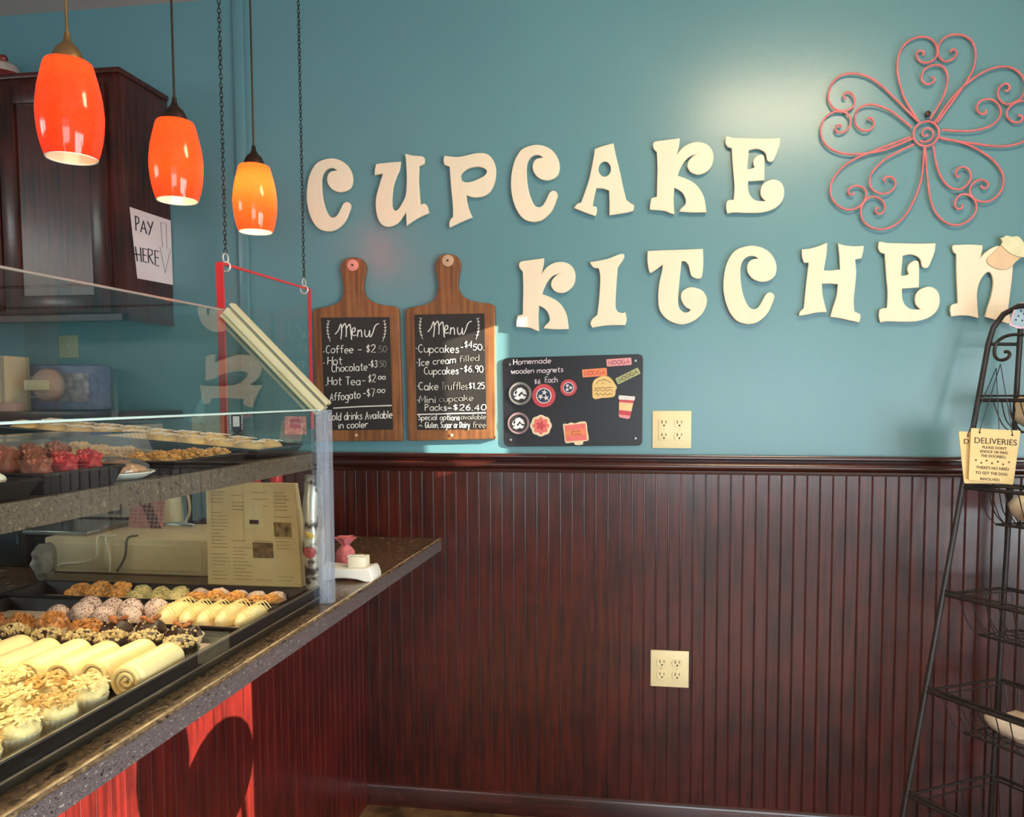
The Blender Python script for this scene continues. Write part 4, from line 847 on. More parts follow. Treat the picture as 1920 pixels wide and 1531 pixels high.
M_CRM = mat('cream_icing', (250, 222, 156), .45, .05, 60, bump=.25, bscale=260, sss=.15)
M_CRM2 = mat('white_chocolate', (252, 230, 176), .35, .04, 60, bump=.15, bscale=200, sss=.15)
M_CRUST = mat('golden_crust', (236, 188, 128), .6, .3, 120, bump=.4, bscale=300)
M_ORANGE = mat('orange_crumb', (248, 180, 96), .6, .3, 160, bump=.5, bscale=400)
M_GREENC = mat('pale_green_icing', (222, 204, 148), .5, .15, 120, bump=.35, bscale=300)
M_SPRK = mat('pink_nonpareils', (226, 200, 192), .5, .0, 420, col2=(96, 66, 66), contrast=(.36, .44), bump=.5, bscale=500, detail=1)
M_CHOC = mat('dark_chocolate', (62, 38, 28), .4, .3, 80, bump=.5, bscale=250)
M_NUT = mat('chopped_nut', (232, 206, 150), .6, .3, 150)
M_ALM = mat('roasted_almond', (182, 106, 54), .55, .25, 100)
M_CARAM = mat('caramel', (222, 150, 84), .4, .35, 100, bump=.5, bscale=260)
M_FOIL = mat('silver_foil', (206, 200, 190), .25, .1, 60, metal=.9, bump=.3, bscale=150)
M_CUPP = mat('paper_cup', (240, 226, 194), .7, .06, 60)
M_COCO = mat('coconut_cream', (255, 230, 166), .55, .08, 120, bump=.6, bscale=320, sss=.1)
M_COCOT = mat('toasted_coconut', (240, 196, 120), .6, .2, 140, bump=.6, bscale=350)

# long cream rolls
def cream_roll(label, loc, rz, L=.120, R=.0255):
    t = thing('cream_roll', label, 'pastry', loc, rz, 'long cream rolls'); m = MB(); n = 12; pr = []
    pr = [(.0001, -L/2+.004), (R*.80, -L/2+.002), (R*.96, -L/2+.006)]+[(R*(1+.03*noise.noise(Vector((q*3.1, loc[0]*50, 0)))), -L/2+.012+(L-.024)*q/8) for q in range(9)]+[(R*.93, L/2-.006), (R*.70, L/2), (.0001, L/2+.003)]
    m.lathe(pr, 28, axis='y', c=(0, 0, R)); m.build('roll', M_CRM2, t, sharp=70)
    m = MB(); turns = 2.6
    sp_ = [(.0022+(R*.86)*(q/48))*1.0 for q in range(49)]
    m.tube([(sp_[q]*cos(2*pi*turns*q/48+1.2), -L/2-.0005, R+sp_[q]*sin(2*pi*turns*q/48+1.2)) for q in range(49)], .0036, 6); m.build('spiral_end', M_CRM, t)
    return t
ordn = ['first', 'second', 'third', 'fourth', 'fifth', 'sixth', 'seventh', 'eighth', 'ninth', 'tenth', 'eleventh', 'twelfth', 'thirteenth', 'fourteenth']
xs_r = [-.8135-.0545*i for i in range(8)]
proto = None
for i, x in enumerate(xs_r):
    lab = 'long cream roll with a spiral end, %s from the front glass' % ordn[i]; y = -1.371+rnd.uniform(-.006, .006); rz = rnd.uniform(-.05, .10)
    if proto is None: proto = cream_roll(lab, (x, y, ZD0+.0025), .03)
    else: dup(proto, (x, y, ZD0+.0025), (0, 0, rz), lab, (1, rnd.uniform(.94, 1.04), rnd.uniform(.96, 1.08)))

# cream dipped rolls of the second tray
t = thing('dipped_roll', 'small cream-dipped roll, first from the front glass in the second tray', 'pastry', (-.812, -1.068, ZD0+.004), 0, 'small cream-dipped rolls')
m = MB(); m.ball((0, 0, .019), (.0185, .053, .021), 3, .003, 60, amp2=.0008, freq2=300)
m.v = [(a, b, max(c_, 0)) for a, b, c_ in m.v]; m.build('dipped_body', M_CRM2, t, sharp=80)
m = MB()
for q in range(9): m.tube([(-.016+.0, -.045+q*.0105, .026), (-.006, -.042+q*.0105, .0405), (.006, -.039+q*.0105, .0405), (.016, -.036+q*.0105, .026)], .0011, 5)
m.build('icing_drizzle', M_CRM, t); dproto = t
for i in range(1, 5):
    dup(dproto, (-.812-.0400*i, -1.068+rnd.uniform(-.004, .004), ZD0+.004), (0, 0, rnd.uniform(-.05, .12)), 'small cream-dipped roll, %s from the front glass in the second tray' % ordn[i], (1, rnd.uniform(.95, 1.05), rnd.uniform(.95, 1.08)))

# sprinkle balls
sproto = None
spots = [(-1.020, -1.055), (-1.068, -1.066), (-1.118, -1.052), (-1.045, -1.105), (-1.094, -1.112), (-1.143, -1.104), (-1.165, -1.060), (-1.190, -1.112)]
for i, (x, y) in enumerate(spots):
    lab = 'pinkish sprinkle-coated ball, %s of the heap beside the dipped rolls' % ordn[i]
    if sproto is None:
        sproto = thing('sprinkle_ball', lab, 'pastry', (x, y, ZD0+.004), 0, 'sprinkle-coated balls')
        m = MB(); m.ball((0, 0, .023), .0235, 3, .0025, 50); m.build('coated_ball', M_SPRK, sproto, sharp=80)
        m = MB()
        for q in range(70):
            a = rnd.uniform(0, 2*pi); zz = rnd.uniform(-.3, 1); rr = sqrt(max(0, 1-zz*zz)); m.ball((.024*rr*cos(a), .024*rr*sin(a), .023+.024*zz), .0011, 1)
        tag(m.build('nonpareils', mat('nonpareil_dots', (120, 84, 84), .5, .2, 80), sproto), kind='stuff')
    else: dup(sproto, (x, y, ZD0+.004), (0, 0, rnd.uniform(0, 6)), lab, rnd.uniform(.92, 1.06))

# nut clusters in foil cups
def fluted_cup(m, r0, r1, h, n=22, amp=.06, z=0, mi=0):
    k = n*4; vs = []; fs = []
    for (r, zz, rr) in ((r0*.98, z, 0), (r1, z+h, amp), (r1-.0012, z+h, amp), (r0*.96, z+.001, 0)):
        for j in range(k):
            a = 2*pi*j/k; q = r*(1+(rr or amp*.5)*cos(a*n)); vs.append((q*cos(a), q*sin(a), zz))
    for i in range(3):
        for j in range(k): fs.append((i*k+j, i*k+(j+1) % k, (i+1)*k+(j+1) % k, (i+1)*k+j))
    fs.append(tuple(range(k-1, -1, -1))); fs.append(tuple(3*k+j for j in range(k))); m.add(vs, fs, mi); return m
def chips(m, n, r, h, z, size, seed):
    q = random.Random(seed)
    for i in range(n):
        a = q.uniform(0, 2*pi); rr = r*sqrt(q.random()); zz = z+h*sqrt(max(0, 1-(rr/(r*1.12))**2)); s = size*q.uniform(.6, 1.3)
        rot = Matrix.Rotation(q.uniform(0, 3), 3, 'X') @ Matrix.Rotation(q.uniform(0, 3), 3, 'Z')
        m.box((rr*cos(a), rr*sin(a), zz), (s, s*.8, s*.6), 0, 0, rot)
def nut_cup(style, seed, lab, loc):
    t = thing('nut_cluster', lab, 'pastry', loc, rnd.uniform(0, 6), 'nut clusters in cups'); m = MB(); fluted_cup(m, .024, .032, .020); m.build('foil_cup', M_FOIL if style == 'nuts' else M_CUPP, t, sharp=60)
    m = MB(); m.ball((0, 0, .018), (.0295, .0295, .021), 3, .007, 70, seed=seed); m.v = [(a, b, max(c_, .004)) for a, b, c_ in m.v]
    m.build('filling', {'nuts': M_CHOC, 'choc': M_CHOC, 'caramel': M_CARAM}[style], t, sharp=80)
    m = MB()
    if style == 'nuts': chips(m, 85, .028, .020, .019, .0062, seed); tag(m.build('chopped_nuts', M_NUT, t, sharp=10), kind='stuff')
    elif style == 'choc':
        chips(m, 24, .026, .019, .021, .0035, seed); tag(m.build('chopped_nuts', M_NUT, t, sharp=10), kind='stuff')
        m = MB()
        for k in range(3):
            a = seed+k*2.1; m.ball((0, 0, 0), (.0048, .0095, .0038), 2); 
            off = len(m.v)-42 if False else None
        m = MB()
        for k in range(3):
            b_ = MB(); b_.ball((0, 0, 0), (.0050, .0105, .0040), 2); a = seed+k*2.1
            b_.xf(Matrix.Translation((.012*cos(a), .012*sin(a), .0405)) @ Matrix.Rotation(a*1.7, 4, 'Z') @ Matrix.Rotation(.35, 4, 'X')); m.add(b_.v, b_.f)
        tag(m.build('almonds', M_ALM, t), kind='stuff')
    else: chips(m, 60, .027, .021, .019, .006, seed); tag(m.build('caramel_crunch', M_CARAM, t, sharp=10), kind='stuff')
    return t
protos = {}
def put_nut(style, x, y, lab):
    z = ZD0+.0035
    if style not in protos: protos[style] = nut_cup(style, len(protos)+3, lab, (x, y, z))
    else: dup(protos[style], (x, y, z), (0, 0, rnd.uniform(0, 6)), lab, (rnd.uniform(.89, .93),)*2+(rnd.uniform(1.05, 1.3),))
for i in range(6): put_nut('nuts' , -.838-.063*i, -1.263, 'foil cup of chopped nuts, %s from the front glass in the near nut row' % ordn[i])
for i in range(7):
    s_ = 'choc' if i < 3 else 'caramel'
    put_nut(s_, -.872-.066*i, -1.194, '%s cup, %s from the front glass in the far nut row' % ('chocolate almond' if i < 3 else 'crunchy caramel', ordn[i]))

# coconut cupcakes
cproto = []
def coconut(lab, loc, seed, toasted):
    t = thing('coconut_cupcake', lab, 'cupcake', loc, rnd.uniform(0, 6), 'coconut cupcakes'); m = MB(); fluted_cup(m, .019, .0265, .030, 24, .05); m.build('paper_cup', M_CUPP, t, sharp=60)
    m = MB(); m.ball((0, 0, .034), (.0255, .0255, .020), 3, .005, 60, seed=seed); m.v = [(a, b, max(c_, .012)) for a, b, c_ in m.v]; m.build('frosting', M_COCO, t, sharp=80)
    m = MB(); q = random.Random(seed)
    for i in range(80):
        a = q.uniform(0, 2*pi); rr = .025*sqrt(q.random()); zz = .036+.019*sqrt(max(0, 1-(rr/.028)**2)); s = q.uniform(.008, .016)
        rot = Matrix.Rotation(q.uniform(0, 3), 3, 'Z') @ Matrix.Rotation(q.uniform(-.8, .8), 3, 'X'); m.box((rr*cos(a), rr*sin(a), zz), (.0042, s, .0022), 0, 0, rot)
    tag(m.build('shredded_coconut', M_COCOT if toasted else M_COCO, t, sharp=10), kind='stuff'); return t
rows_c = [(-1.504, 8, -.821), (-1.567, 8, -.818), (-1.631, 7, -.820), (-1.695, 6, -.818), (-1.759, 5, -.82)]
for r_, (y, n, x0) in enumerate(rows_c):
    for i in range(n):
        lab = 'coconut cupcake, %s row from the cream rolls, %s from the glass' % (ordn[r_], ordn[i]); loc = (x0-.0605*i, y+rnd.uniform(-.003, .003), ZD0+.0035)
        if len(cproto) < 2: cproto.append(coconut(lab, loc, 5+len(cproto), len(cproto) == 1))
        else: dup(cproto[(i+r_) % 2], loc, (0, 0, rnd.uniform(0, 6)), lab, (1, 1, rnd.uniform(.92, 1.12)))

# cookies of the far tray
def cookie(name_, style, lab, loc, seed):
    t = thing(name_, lab, 'pastry', loc, rnd.uniform(0, 6), 'cookies of the far tray'); m = MB()
    m.ball((0, 0, .013), (.0195, .0205, .017), 3, .005, 80, seed=seed); m.v = [(a, b, max(c_, 0)) for a, b, c_ in m.v]
    m.build('cookie', {'orange': M_CRUST, 'green': M_GREENC, 'dome': M_SPRK}[style], t, sharp=80)
    if style == 'orange': m = MB(); chips(m, 70, .019, .017, .014, .006, seed); tag(m.build('orange_crumbs', M_ORANGE, t, sharp=10), kind='stuff')
    if style == 'green': m = MB(); chips(m, 40, .018, .017, .014, .004, seed); tag(m.build('green_sprinkles', mat('green_sugar', (206, 200, 140), .4, .2, 90), t, sharp=10), kind='stuff')
    return t
cp = {}
def put_cookie(style, px_, far, lab):
    y = -.899 if far else -.948; z = ZD0+.0042
    x = aty(px_, 1105, y).x
    nm = {'orange': 'crumb_cookie', 'green': 'green_cookie', 'dome': 'pink_cookie'}[style]; loc = (x, y, z)
    if style not in cp: cp[style] = cookie(nm, style, lab, loc, 11+len(cp))
    else: dup(cp[style], loc, (0, 0, rnd.uniform(0, 6)), lab, (1, 1, rnd.uniform(.9, 1.15)))
for far, lst in ((0, (140, 178, 216)), (1, (152, 190, 228))):
    for i, a in enumerate(lst): put_cookie('orange', a, far, 'orange crumb cookie, %s of the left cluster, %s row of the far tray' % (ordn[i], ('near', 'far')[far]))
for far, lst in ((0, (254, 291, 328)), (1, (266, 302, 338))):
    for i, a in enumerate(lst): put_cookie('green', a, far, 'pale green sugared cookie, %s of the middle, %s row of the far tray' % (ordn[i], ('near', 'far')[far]))
for i, a in enumerate((366, 404, 442, 480, 508)): put_cookie('orange', a, 0, 'orange crumb cookie, %s of the right row in the far tray' % ordn[i])
for i, a in enumerate((375, 411, 447, 483, 519)): put_cookie('dome', a, 1, 'pinkish domed cookie, %s along the back of the far tray' % ordn[i])

# settle the lower deck up against the front rail
for o in list(C.objects):
    if o.parent is None and o.get('group') in ('long cream rolls', 'small cream-dipped rolls', 'sprinkle-coated balls', 'nut clusters in cups', 'coconut cupcakes') or (o.get('category') == 'tray' and o.location.z < 1): o.location.x += .0215
# ------------------------------------------------------------------ shelf
ZS1 = ZS+.0005
tray('serving_tray', -.885, -.767, -1.605, -1.455, ZS1, .026, 'black tray of red velvet bars on the upper shelf')
tray('serving_tray', -.885, -.767, -1.81, -1.612, ZS1, .022, 'black tray with white-topped bites at the near end of the shelf')
tray('serving_tray', -.885, -.767, -1.335, -1.110, ZS1, .020, 'black tray of orange cookies on the shelf right of the clear box')
wt = tray('serving_tray', -1.40, -.776, -1.055, -.862, ZS1+.026, .018, 'wide dark tray of buns on paper, tilted, at the far end of the shelf', paper=M_DOILY); wt.rotation_euler = (0, .080, 0)
tray('serving_tray', -1.42, -1.15, -1.050, -.866, ZS1, .024, 'dark tray under the raised end of the tilted bun tray')
M_RVEL = mat('red_velvet', (196, 52, 56), .6, .3, 90, bump=.5, bscale=250); M_RVB = mat('cocoa_crust', (150, 82, 62), .6, .25, 80, bump=.5, bscale=250)
def bar_cake(lab, loc, rz, m1, m2):
    t = thing('cake_bar', lab, 'pastry', loc, rz, 'red velvet bars'); b_ = MB(); b_.ball((0, 0, .018), (.0235, .0235, .027), 3, .008, 60, seed=3); b_.v = [(p_, q_, max(c_, 0)) for p_, q_, c_ in b_.v]; b_.build('cake', m1, t)
    b_ = MB(); chips(b_, 34, .017, .022, .023, .007, 5); tag(b_.build('crumb_topping', m2, t, sharp=10), kind='stuff'); return t
k = 0; bp = {}
for i in range(2):
    for j in range(3):
        x, y = -.803-.048*i, -1.577+.047*j; red = i < 1 and j > 0; lab = '%s bar in column %s, %s from the front edge of its tray' % ('red velvet' if red else 'brown cocoa-topped', ordn[j], ordn[i])
        lab = '%s cake bar, %s from the shelf edge, %s row of its black tray' % ('red velvet' if red else 'cocoa-topped', ordn[i], ('near', 'middle', 'far')[j])
        if red not in bp: bp[red] = bar_cake(lab, (x, y, ZS1+.003), 0, M_RVEL if red else M_RVB, mat('red_crumb', (222, 74, 72), .6, .3, 90) if red else mat('cocoa_crumb', (168, 98, 76), .6, .3, 90))
        else: dup(bp[red], (x, y, ZS1+.003), (0, 0, rnd.uniform(-.06, .06)), lab, (1, 1, 1+.22*(i > 0)))
M_WBITE = mat('white_icing', (240, 228, 214), .5, .1, 80, bump=.3, bscale=200)
bt = None
for i in range(2):
    for j in range(3):
        x, y = -.804-.048*i, -1.765+.054*j; lab = 'white-topped bite, %s from the shelf edge, %s row of its tray' % (ordn[i], ('near', 'middle', 'far')[j])
        if bt is None:
            bt = thing('iced_bite', lab, 'pastry', (x, y, ZS1+.003), 0, 'white-topped bites'); m = MB(); m.lathe([(.0001, 0), (.018, 0), (.0225, .018), (.0001, .018)], 20); m.build('cake', M_CHOC, bt)
            m = MB(); m.ball((0, 0, .020), (.0215, .0215, .014), 3, .004, 80, seed=4); m.build('icing', M_WBITE, bt, sharp=80)
        else: dup(bt, (x, y, ZS1+.003), (0, 0, rnd.uniform(0, 6)), lab, rnd.uniform(.95, 1.05))
oc = None
for i in range(2):
    for j in range(4):
        x, y = -.806-.046*i, -1.297+.0495*j; lab = 'orange-topped shelf cookie, %s from the shelf edge, %s from the viewer in its tray' % (ordn[i], ordn[j])
        if oc is None:
            oc = thing('topped_cookie', lab, 'pastry', (x, y, ZS1+.0025), 0, 'orange-topped cookies on the shelf'); m = MB(); m.ball((0, 0, .011), (.0225, .0225, .015), 3, .004, 80, seed=8); m.v = [(a, b, max(c_, 0)) for a, b, c_ in m.v]; m.build('cookie', M_CRUST, oc, sharp=80)
            m = MB(); chips(m, 50, .022, .014, .013, .005, 9); tag(m.build('crumbs', M_ORANGE, oc, sharp=10), kind='stuff')
        else: dup(oc, (x, y, ZS1+.0025), (0, 0, rnd.uniform(0, 6)), lab, rnd.uniform(.93, 1.06))
M_BUN = mat('baked_bun', (236, 196, 132), .55, .2, 60, bump=.2, bscale=120)
bu = None
for i in range(9):
    for j in range(2):
        x, y = -.823-.062*i, -.999+.080*j; lab = 'flat golden bun, %s from the front glass, %s row of its tray' % (ordn[i], ('near', 'far')[j])
        if bu is None:
            bu = thing('flat_bun', lab, 'pastry', (x, y, ZS1+.0075+.0802*(-.776-x)), 0, 'flat golden buns'); m = MB(); m.ball((0, 0, .009), (.029, .036, .015), 3, .004, 50, seed=2); m.v = [(a, b, max(c_, 0)) for a, b, c_ in m.v]; m.build('bun', M_BUN, bu, sharp=80)
            m = MB()
            for q in range(4): m.tube([(-.02+q*.011, -.018, .0215), (-.013+q*.011, .0, .0245), (-.008+q*.011, .018, .0215)], .0013, 5)
            m.build('icing_stripes', M_WBITE, bu)
        else: dup(bu, (x, y, ZS1+.0075+.0802*(-.776-x)), (0, .08, rnd.uniform(-.3, .3)), lab, rnd.uniform(.93, 1.05))
# clear clamshells with caramel cookies
def ribbed(m, a, b, z0, z1, taper, pitch=.011, d=.0022):
    def loop(ins, rib):
        pts = []
        for (p, q, nx, ny) in (((-a, -b), (a, -b), 0, -1), ((a, -b), (a, b), 1, 0), ((a, b), (-a, b), 0, 1), ((-a, b), (-a, -b), -1, 0)):
            L_ = math.hypot(q[0]-p[0], q[1]-p[1]); n_ = int(L_/pitch)*2
            for k in range(n_):
                t = k/n_; o_ = (d if k % 2 else 0)*rib-ins
                x = p[0]+(q[0]-p[0])*t; y = p[1]+(q[1]-p[1])*t
                if nx: x += nx*o_; y *= 1-ins/b
                else: y += ny*o_; x *= 1-ins/a
                pts.append((x, y))
        return pts
    l0, l1 = loop(0, 1), loop(taper, 1); n_ = len(l0)
    vs = [(x, y, z0) for x, y in l0]+[(x, y, z1) for x, y in l1]; fs = [(i, (i+1) % n_, n_+(i+1) % n_, n_+i) for i in range(n_)]+[tuple(range(n_, 2*n_))]
    m.add(vs, fs)
cc = None
def clamshell(bx0, bx1, by0, by1, lab, which, nx, ny):
    global cc
    cs = thing('plastic_clamshell', lab, 'container', ((bx0+bx1)/2, (by0+by1)/2, ZS1), group='clear boxes of caramel cookies')
    m = MB(); a, b = (bx1-bx0)/2, (by1-by0)/2
    ribbed(m, a-.004, b-.004, .014, .062, .010); m.build('ribbed_lid', M_PLAST, cs, sharp=20)
    m = MB(); m.span((-a+.006, -b+.006, 0), (a-.006, b-.006, .003)); m.tube([(-a, -b, .014), (a, -b, .014), (a, b, .014), (-a, b, .014)], .003, 6, closed=True)
    m.add([(-a+.006, -b+.006, .003), (a-.006, -b+.006, .003), (a-.006, b-.006, .003), (-a+.006, b-.006, .003), (-a, -b, .014), (a, -b, .014), (a, b, .014), (-a, b, .014)], [(0, 1, 5, 4), (1, 2, 6, 5), (2, 3, 7, 6), (3, 0, 4, 7)]); m.build('base', M_PLAST, cs)
    for i in range(nx):
        for j in range(ny):
            x, y = bx1-.036-.055*i, by0+.036+(by1-by0-.072)*j/(ny-1); l = 'caramel cookie in the %s clear box, %s from the viewer, %s row' % (which, ordn[j], ('front', 'middle', 'back')[i])
            if cc is None:
                cc = thing('caramel_cookie', l, 'pastry', (x, y, ZS1+.0035), 0, 'caramel cookies in the clear boxes'); m = MB(); m.ball((0, 0, .014), (.024, .024, .018), 3, .005, 70, seed=6); m.v = [(p_, q_, max(c_, 0)) for p_, q_, c_ in m.v]; m.build('cookie', M_CRUST, cc, sharp=80)
                m = MB(); chips(m, 60, .022, .018, .016, .008, 12); tag(m.build('caramel_pieces', mat('golden_caramel', (240, 184, 104), .4, .25, 90), cc, sharp=10), kind='stuff')
            else: dup(cc, (x, y, ZS1+.0035), (0, 0, rnd.uniform(0, 6)), l, (1, 1, rnd.uniform(.85, 1.2)))
clamshell(-1.095, -.892, -1.405, -1.190, 'clear ribbed plastic box of caramel cookies behind the white plate', 'right', 3, 4)
clamshell(-1.095, -.892, -1.680, -1.415, 'clear ribbed plastic box of caramel cookies behind the red velvet tray', 'left', 3, 5)
# small white plate with wrapped cookies at the shelf edge
pl = thing('cookie_plate', 'small white wrapped cookie plate at the shelf edge beside the red velvet tray', 'plate', (-.8215, -1.395, ZS1))
m = MB(); m.lathe([(.0001, 0), (.034, 0), (.052, .010), (.051, .011), (.033, .002), (.0001, .002)], 32); m.build('plate', M_WHITE, pl)
m = MB(); m.ball((0, 0, .012), (.040, .038, .016), 3, .006, 60, seed=3); m.v = [(p_, q_, max(c_, .003)) for p_, q_, c_ in m.v]; m.build('cookies', M_CARAM, pl, sharp=80)
m = MB(); m.ball((0, 0, .012), (.047, .045, .022), 3, .006, 60, seed=5); m.v = [(p_, q_, max(c_, .004)) for p_, q_, c_ in m.v]; m.build('wrap', M_PLAST, pl, sharp=80)
# price cards
def card(px0, py0, px1, py1, y, lab, m1, m2, scal):
    a = aty(px0, py0, y); b_ = aty(px1, py1, y); w_, h_ = b_.x-a.x, a.z-b_.z
    t = thing('price_card', lab, 'card', ((a.x+b_.x)/2, y, b_.z))
    lp = [(-w_/2, 0), (w_/2, 0), (w_/2, h_), (-w_/2, h_)]
    plate([[(-w_/2, .008), (0, 0), (w_/2, .008), (w_/2, h_), (-w_/2, h_)] if scal else lp], -.0008, .0016).build('card', m1, t)
    s = MB()
    if scal:
        for k in range(9):
            u = k/8; s.ball((-w_/2+.002+u*(w_-.004), -.0012, h_-.002), .0016, 1); s.ball((-w_/2+.0015, -.0012, h_-.002-u*(h_-.012)), .0016, 1); s.ball((w_/2-.0015, -.0012, h_-.002-u*(h_-.012)), .0016, 1)
    s.span((-w_*.25, -.0014, h_*.35), (w_*.25, -.0008, h_*.85)); tag(s.build('printing', m2, t), kind='stuff'); 
    s = MB(); s.span((-w_*.3, 0, ZS1+.0035-b_.z+.001), (w_*.3, .0006, .010)); s.build('stand', M_ACRYL, t)
card(431, 774, 456, 813, -.868, 'navy scalloped price card standing on the wide shelf tray', mat('navy_card', (38, 52, 66), .6, .1, 20), mat('card_white', (220, 222, 220), .6), True)
card(534, 780, 574, 814, -.868, 'pink floral price card near the end pane on the wide shelf tray', mat('pink_card', (214, 150, 146), .6, .3, 120), mat('card_plum', (170, 96, 110), .6, .2, 100), False)

# ================================================================== THINGS BEHIND THE CASE
yb_ = -.64
def bag_box(a, b_, y, d, z0, top_tilt=0): pass
# newspaper-printed bag
yb_ = -.705
A, B_ = aty(390, 1088, yb_), aty(566, 1092, yb_); T0, T1 = aty(386, 908, yb_+.03), aty(553, 902, yb_+.03)
nb = thing('newsprint_bag', 'tan newsprint-patterned paper bag standing behind the end pane', 'bag', ((A.x+B_.x)/2, yb_, ZT+.001)); O = nb.location
zt_ = (T0.z+T1.z)/2-O.z; M_NEWS = mat('newsprint_paper', (236, 212, 170), .8, .06, 14)
m = MB(); x0, x1, X0, X1 = A.x-O.x, B_.x-O.x, T0.x-O.x, T1.x-O.x
m.add([(x0, 0, 0), (x1, 0, 0), (x1, .06, 0), (x0, .06, 0), (X0, .03, zt_), (X1, .03, zt_), (X1, .045, zt_), (X0, .045, zt_)], [(0, 1, 5, 4), (1, 2, 6, 5), (2, 3, 7, 6), (3, 0, 4, 7), (4, 5, 6, 7), (3, 2, 1, 0)]); m.build('paper_body', M_NEWS, nb)
def onbag(u, v, d=.0008): return Vector((x0+(x1-x0)*u+(X0-x0+(X1-X0-x1+x0)*u)*v, .03*v-d, zt_*v))
m = MB(); q = random.Random(3)
for cu_ in range(4):
    for r_ in range(26):
        v_ = .06+r_*.034; u0 = .05+cu_*.235
        if q.random() < .22 or (cu_ in (1, 2) and .45 < v_ < .72) or (cu_ >= 2 and .1 < v_ < .35): continue
        m.tube([onbag(u0, v_), onbag(u0+.2*q.uniform(.55, 1), v_)], .00055, 4)
tag(m.build('print_lines', mat('newsprint_ink', (150, 128, 98), .8, .1, 50), nb), kind='stuff')
def patch(nm, u0, u1, v0, v1, mm, d=.001): s = MB(); s.slab([onbag(u0, v0, d), onbag(u1, v0, d), onbag(u1, v1, d), onbag(u0, v1, d)], (0, -1, 0), .0008); return s.build(nm, mm, nb)
M_PHOTO = mat('printed_photo', (150, 118, 80), .7, .4, 60); patch('photo', .50, .72, .27, .42, M_PHOTO); patch('photo', .74, .93, .48, .62, mat('printed_photo_light', (184, 150, 104), .7, .45, 70))
patch('price_label', .42, .63, .55, .78, mat('label_paper', (230, 214, 174), .7, .03, 20), .0014)
patch('stamp', .48, .58, .60, .64, M_DKBR, .0024)
# silver snack bag
A = aty(570, 1089, -.74); B_ = aty(602, 1089, -.74); Tt = aty(585, 892, -.74)
sb = thing('snack_bag', 'silver printed snack bag between the newsprint bag and the end pane corner', 'bag', ((A.x+B_.x)/2, -.728, ZT+.001))
m = MB(); w_ = (B_.x-A.x)/2; hh = Tt.z-ZT; rows = 14; k = 16; vs = []; fs = []
for r_ in range(rows+1):
    v_ = r_/rows; pinch = sin(pi*min(1, max(0, v_*.94+.05)))**.5
    for j in range(k):
        a = 2*pi*j/k; n_ = noise.noise(Vector((cos(a)*2, sin(a)*2, v_*7)))*.004; vs.append(((w_*(.92+.1*pinch)+n_)*cos(a), (.004+.030*pinch+n_)*sin(a), hh*v_))
for r_ in range(rows):
    for j in range(k): fs.append((r_*k+j, r_*k+(j+1) % k, (r_+1)*k+(j+1) % k, (r_+1)*k+j))
fs += [tuple(range(k-1, -1, -1)), tuple(rows*k+j for j in range(k))]; m.add(vs, fs); m.build('foil_body', mat('snack_foil', (206, 200, 196), .35, 0, 26, metal=.4, col2=(60, 54, 56), contrast=(.42, .5)), sb, sharp=50)
m = MB(); m.ball((0, -.018, hh*.36), (w_*.8, .018, hh*.10), 2, .002, 80); m.build('pink_print', mat('snack_pink', (214, 92, 100), .4, .3, 60), sb)
m = MB(); m.ball((.002, -.020, hh*.50), (w_*.6, .018, hh*.05), 2, .002, 80); m.build('yellow_print', mat('snack_yellow', (232, 190, 90), .4, .2, 60), sb)
# red capped bottles
for i, px_ in enumerate((477, 518)):
    p = aty(px_, 896, -.42); t = thing('sauce_bottle', ('left' if i == 0 else 'right')+' of the two red-capped bottles behind the newsprint bag', 'bottle', (p.x, -.42, ZT), group='red-capped bottles')
    h_ = p.z-ZT; m = MB(); m.lathe([(.0001, 0), (.026, 0), (.028, .006), (.028, h_-.06), (.020, h_-.035), (.014, h_-.018), (.0001, h_-.018)], 24); m.build('body', mat('bottle_grey', (120, 130, 128), .2, .1, 10), t)
    m = MB(); m.lathe([(.0155, h_-.020), (.0165, h_-.018), (.0165, h_+.012), (.014, h_+.015), (.0001, h_+.015)], 20); m.build('cap', M_RED, t)
# long beige box
A, B_ = aty(86, 1080, -.63), aty(388, 1085, -.63); Tb = aty(240, 1012, -.63)
bb = thing('beige_box', 'long beige metal box on the counter behind the case', 'box', ((A.x+B_.x)/2, -.50, ZT+.0015)); O = bb.location
m = MB(); m.span((A.x-O.x, -.13, 0), (B_.x-O.x, .13, Tb.z-ZT), 0, .004); m.build('body', M_BEIGE, bb)
m = MB(); m.span((A.x-O.x+.012, -.134, .012), (B_.x-O.x-.012, -.128, Tb.z-ZT-.012), 0, .002); m.build('front_panel', M_BEIGE, bb)
for i, ps in enumerate(([(825, 515), (825, 640), (720, 700), (520, 720), (440, 800)], [(1090, 535), (1075, 640), (1040, 720), (1000, 780)], [(900, 520), (930, 600), (945, 680), (940, 780)])):
    Z7 = zoomed(0, 900, 4.571); pts = [aty(*Z7(p), -.6405) for p in ps]; pts = [Vector((pts[0].x, -.60, Tb.z+.0065)), Vector((pts[0].x, -.638, Tb.z+.006))]+pts[1:]
    m = MB(); m.tube(smooth_path(pts, 6), .0022 if i != 1 else .0030, 6)
    solo('power_cable', m, M_WHITE if i != 1 else mat('grey_cable', (92, 84, 74), .5), ('pale cable looping over the front of the beige box to the left', 'dark grey cable hanging down the front of the beige box', 'thin pale cable beside the dark one on the beige box')[i], 'cable', pts[0], group='cables over the beige box')
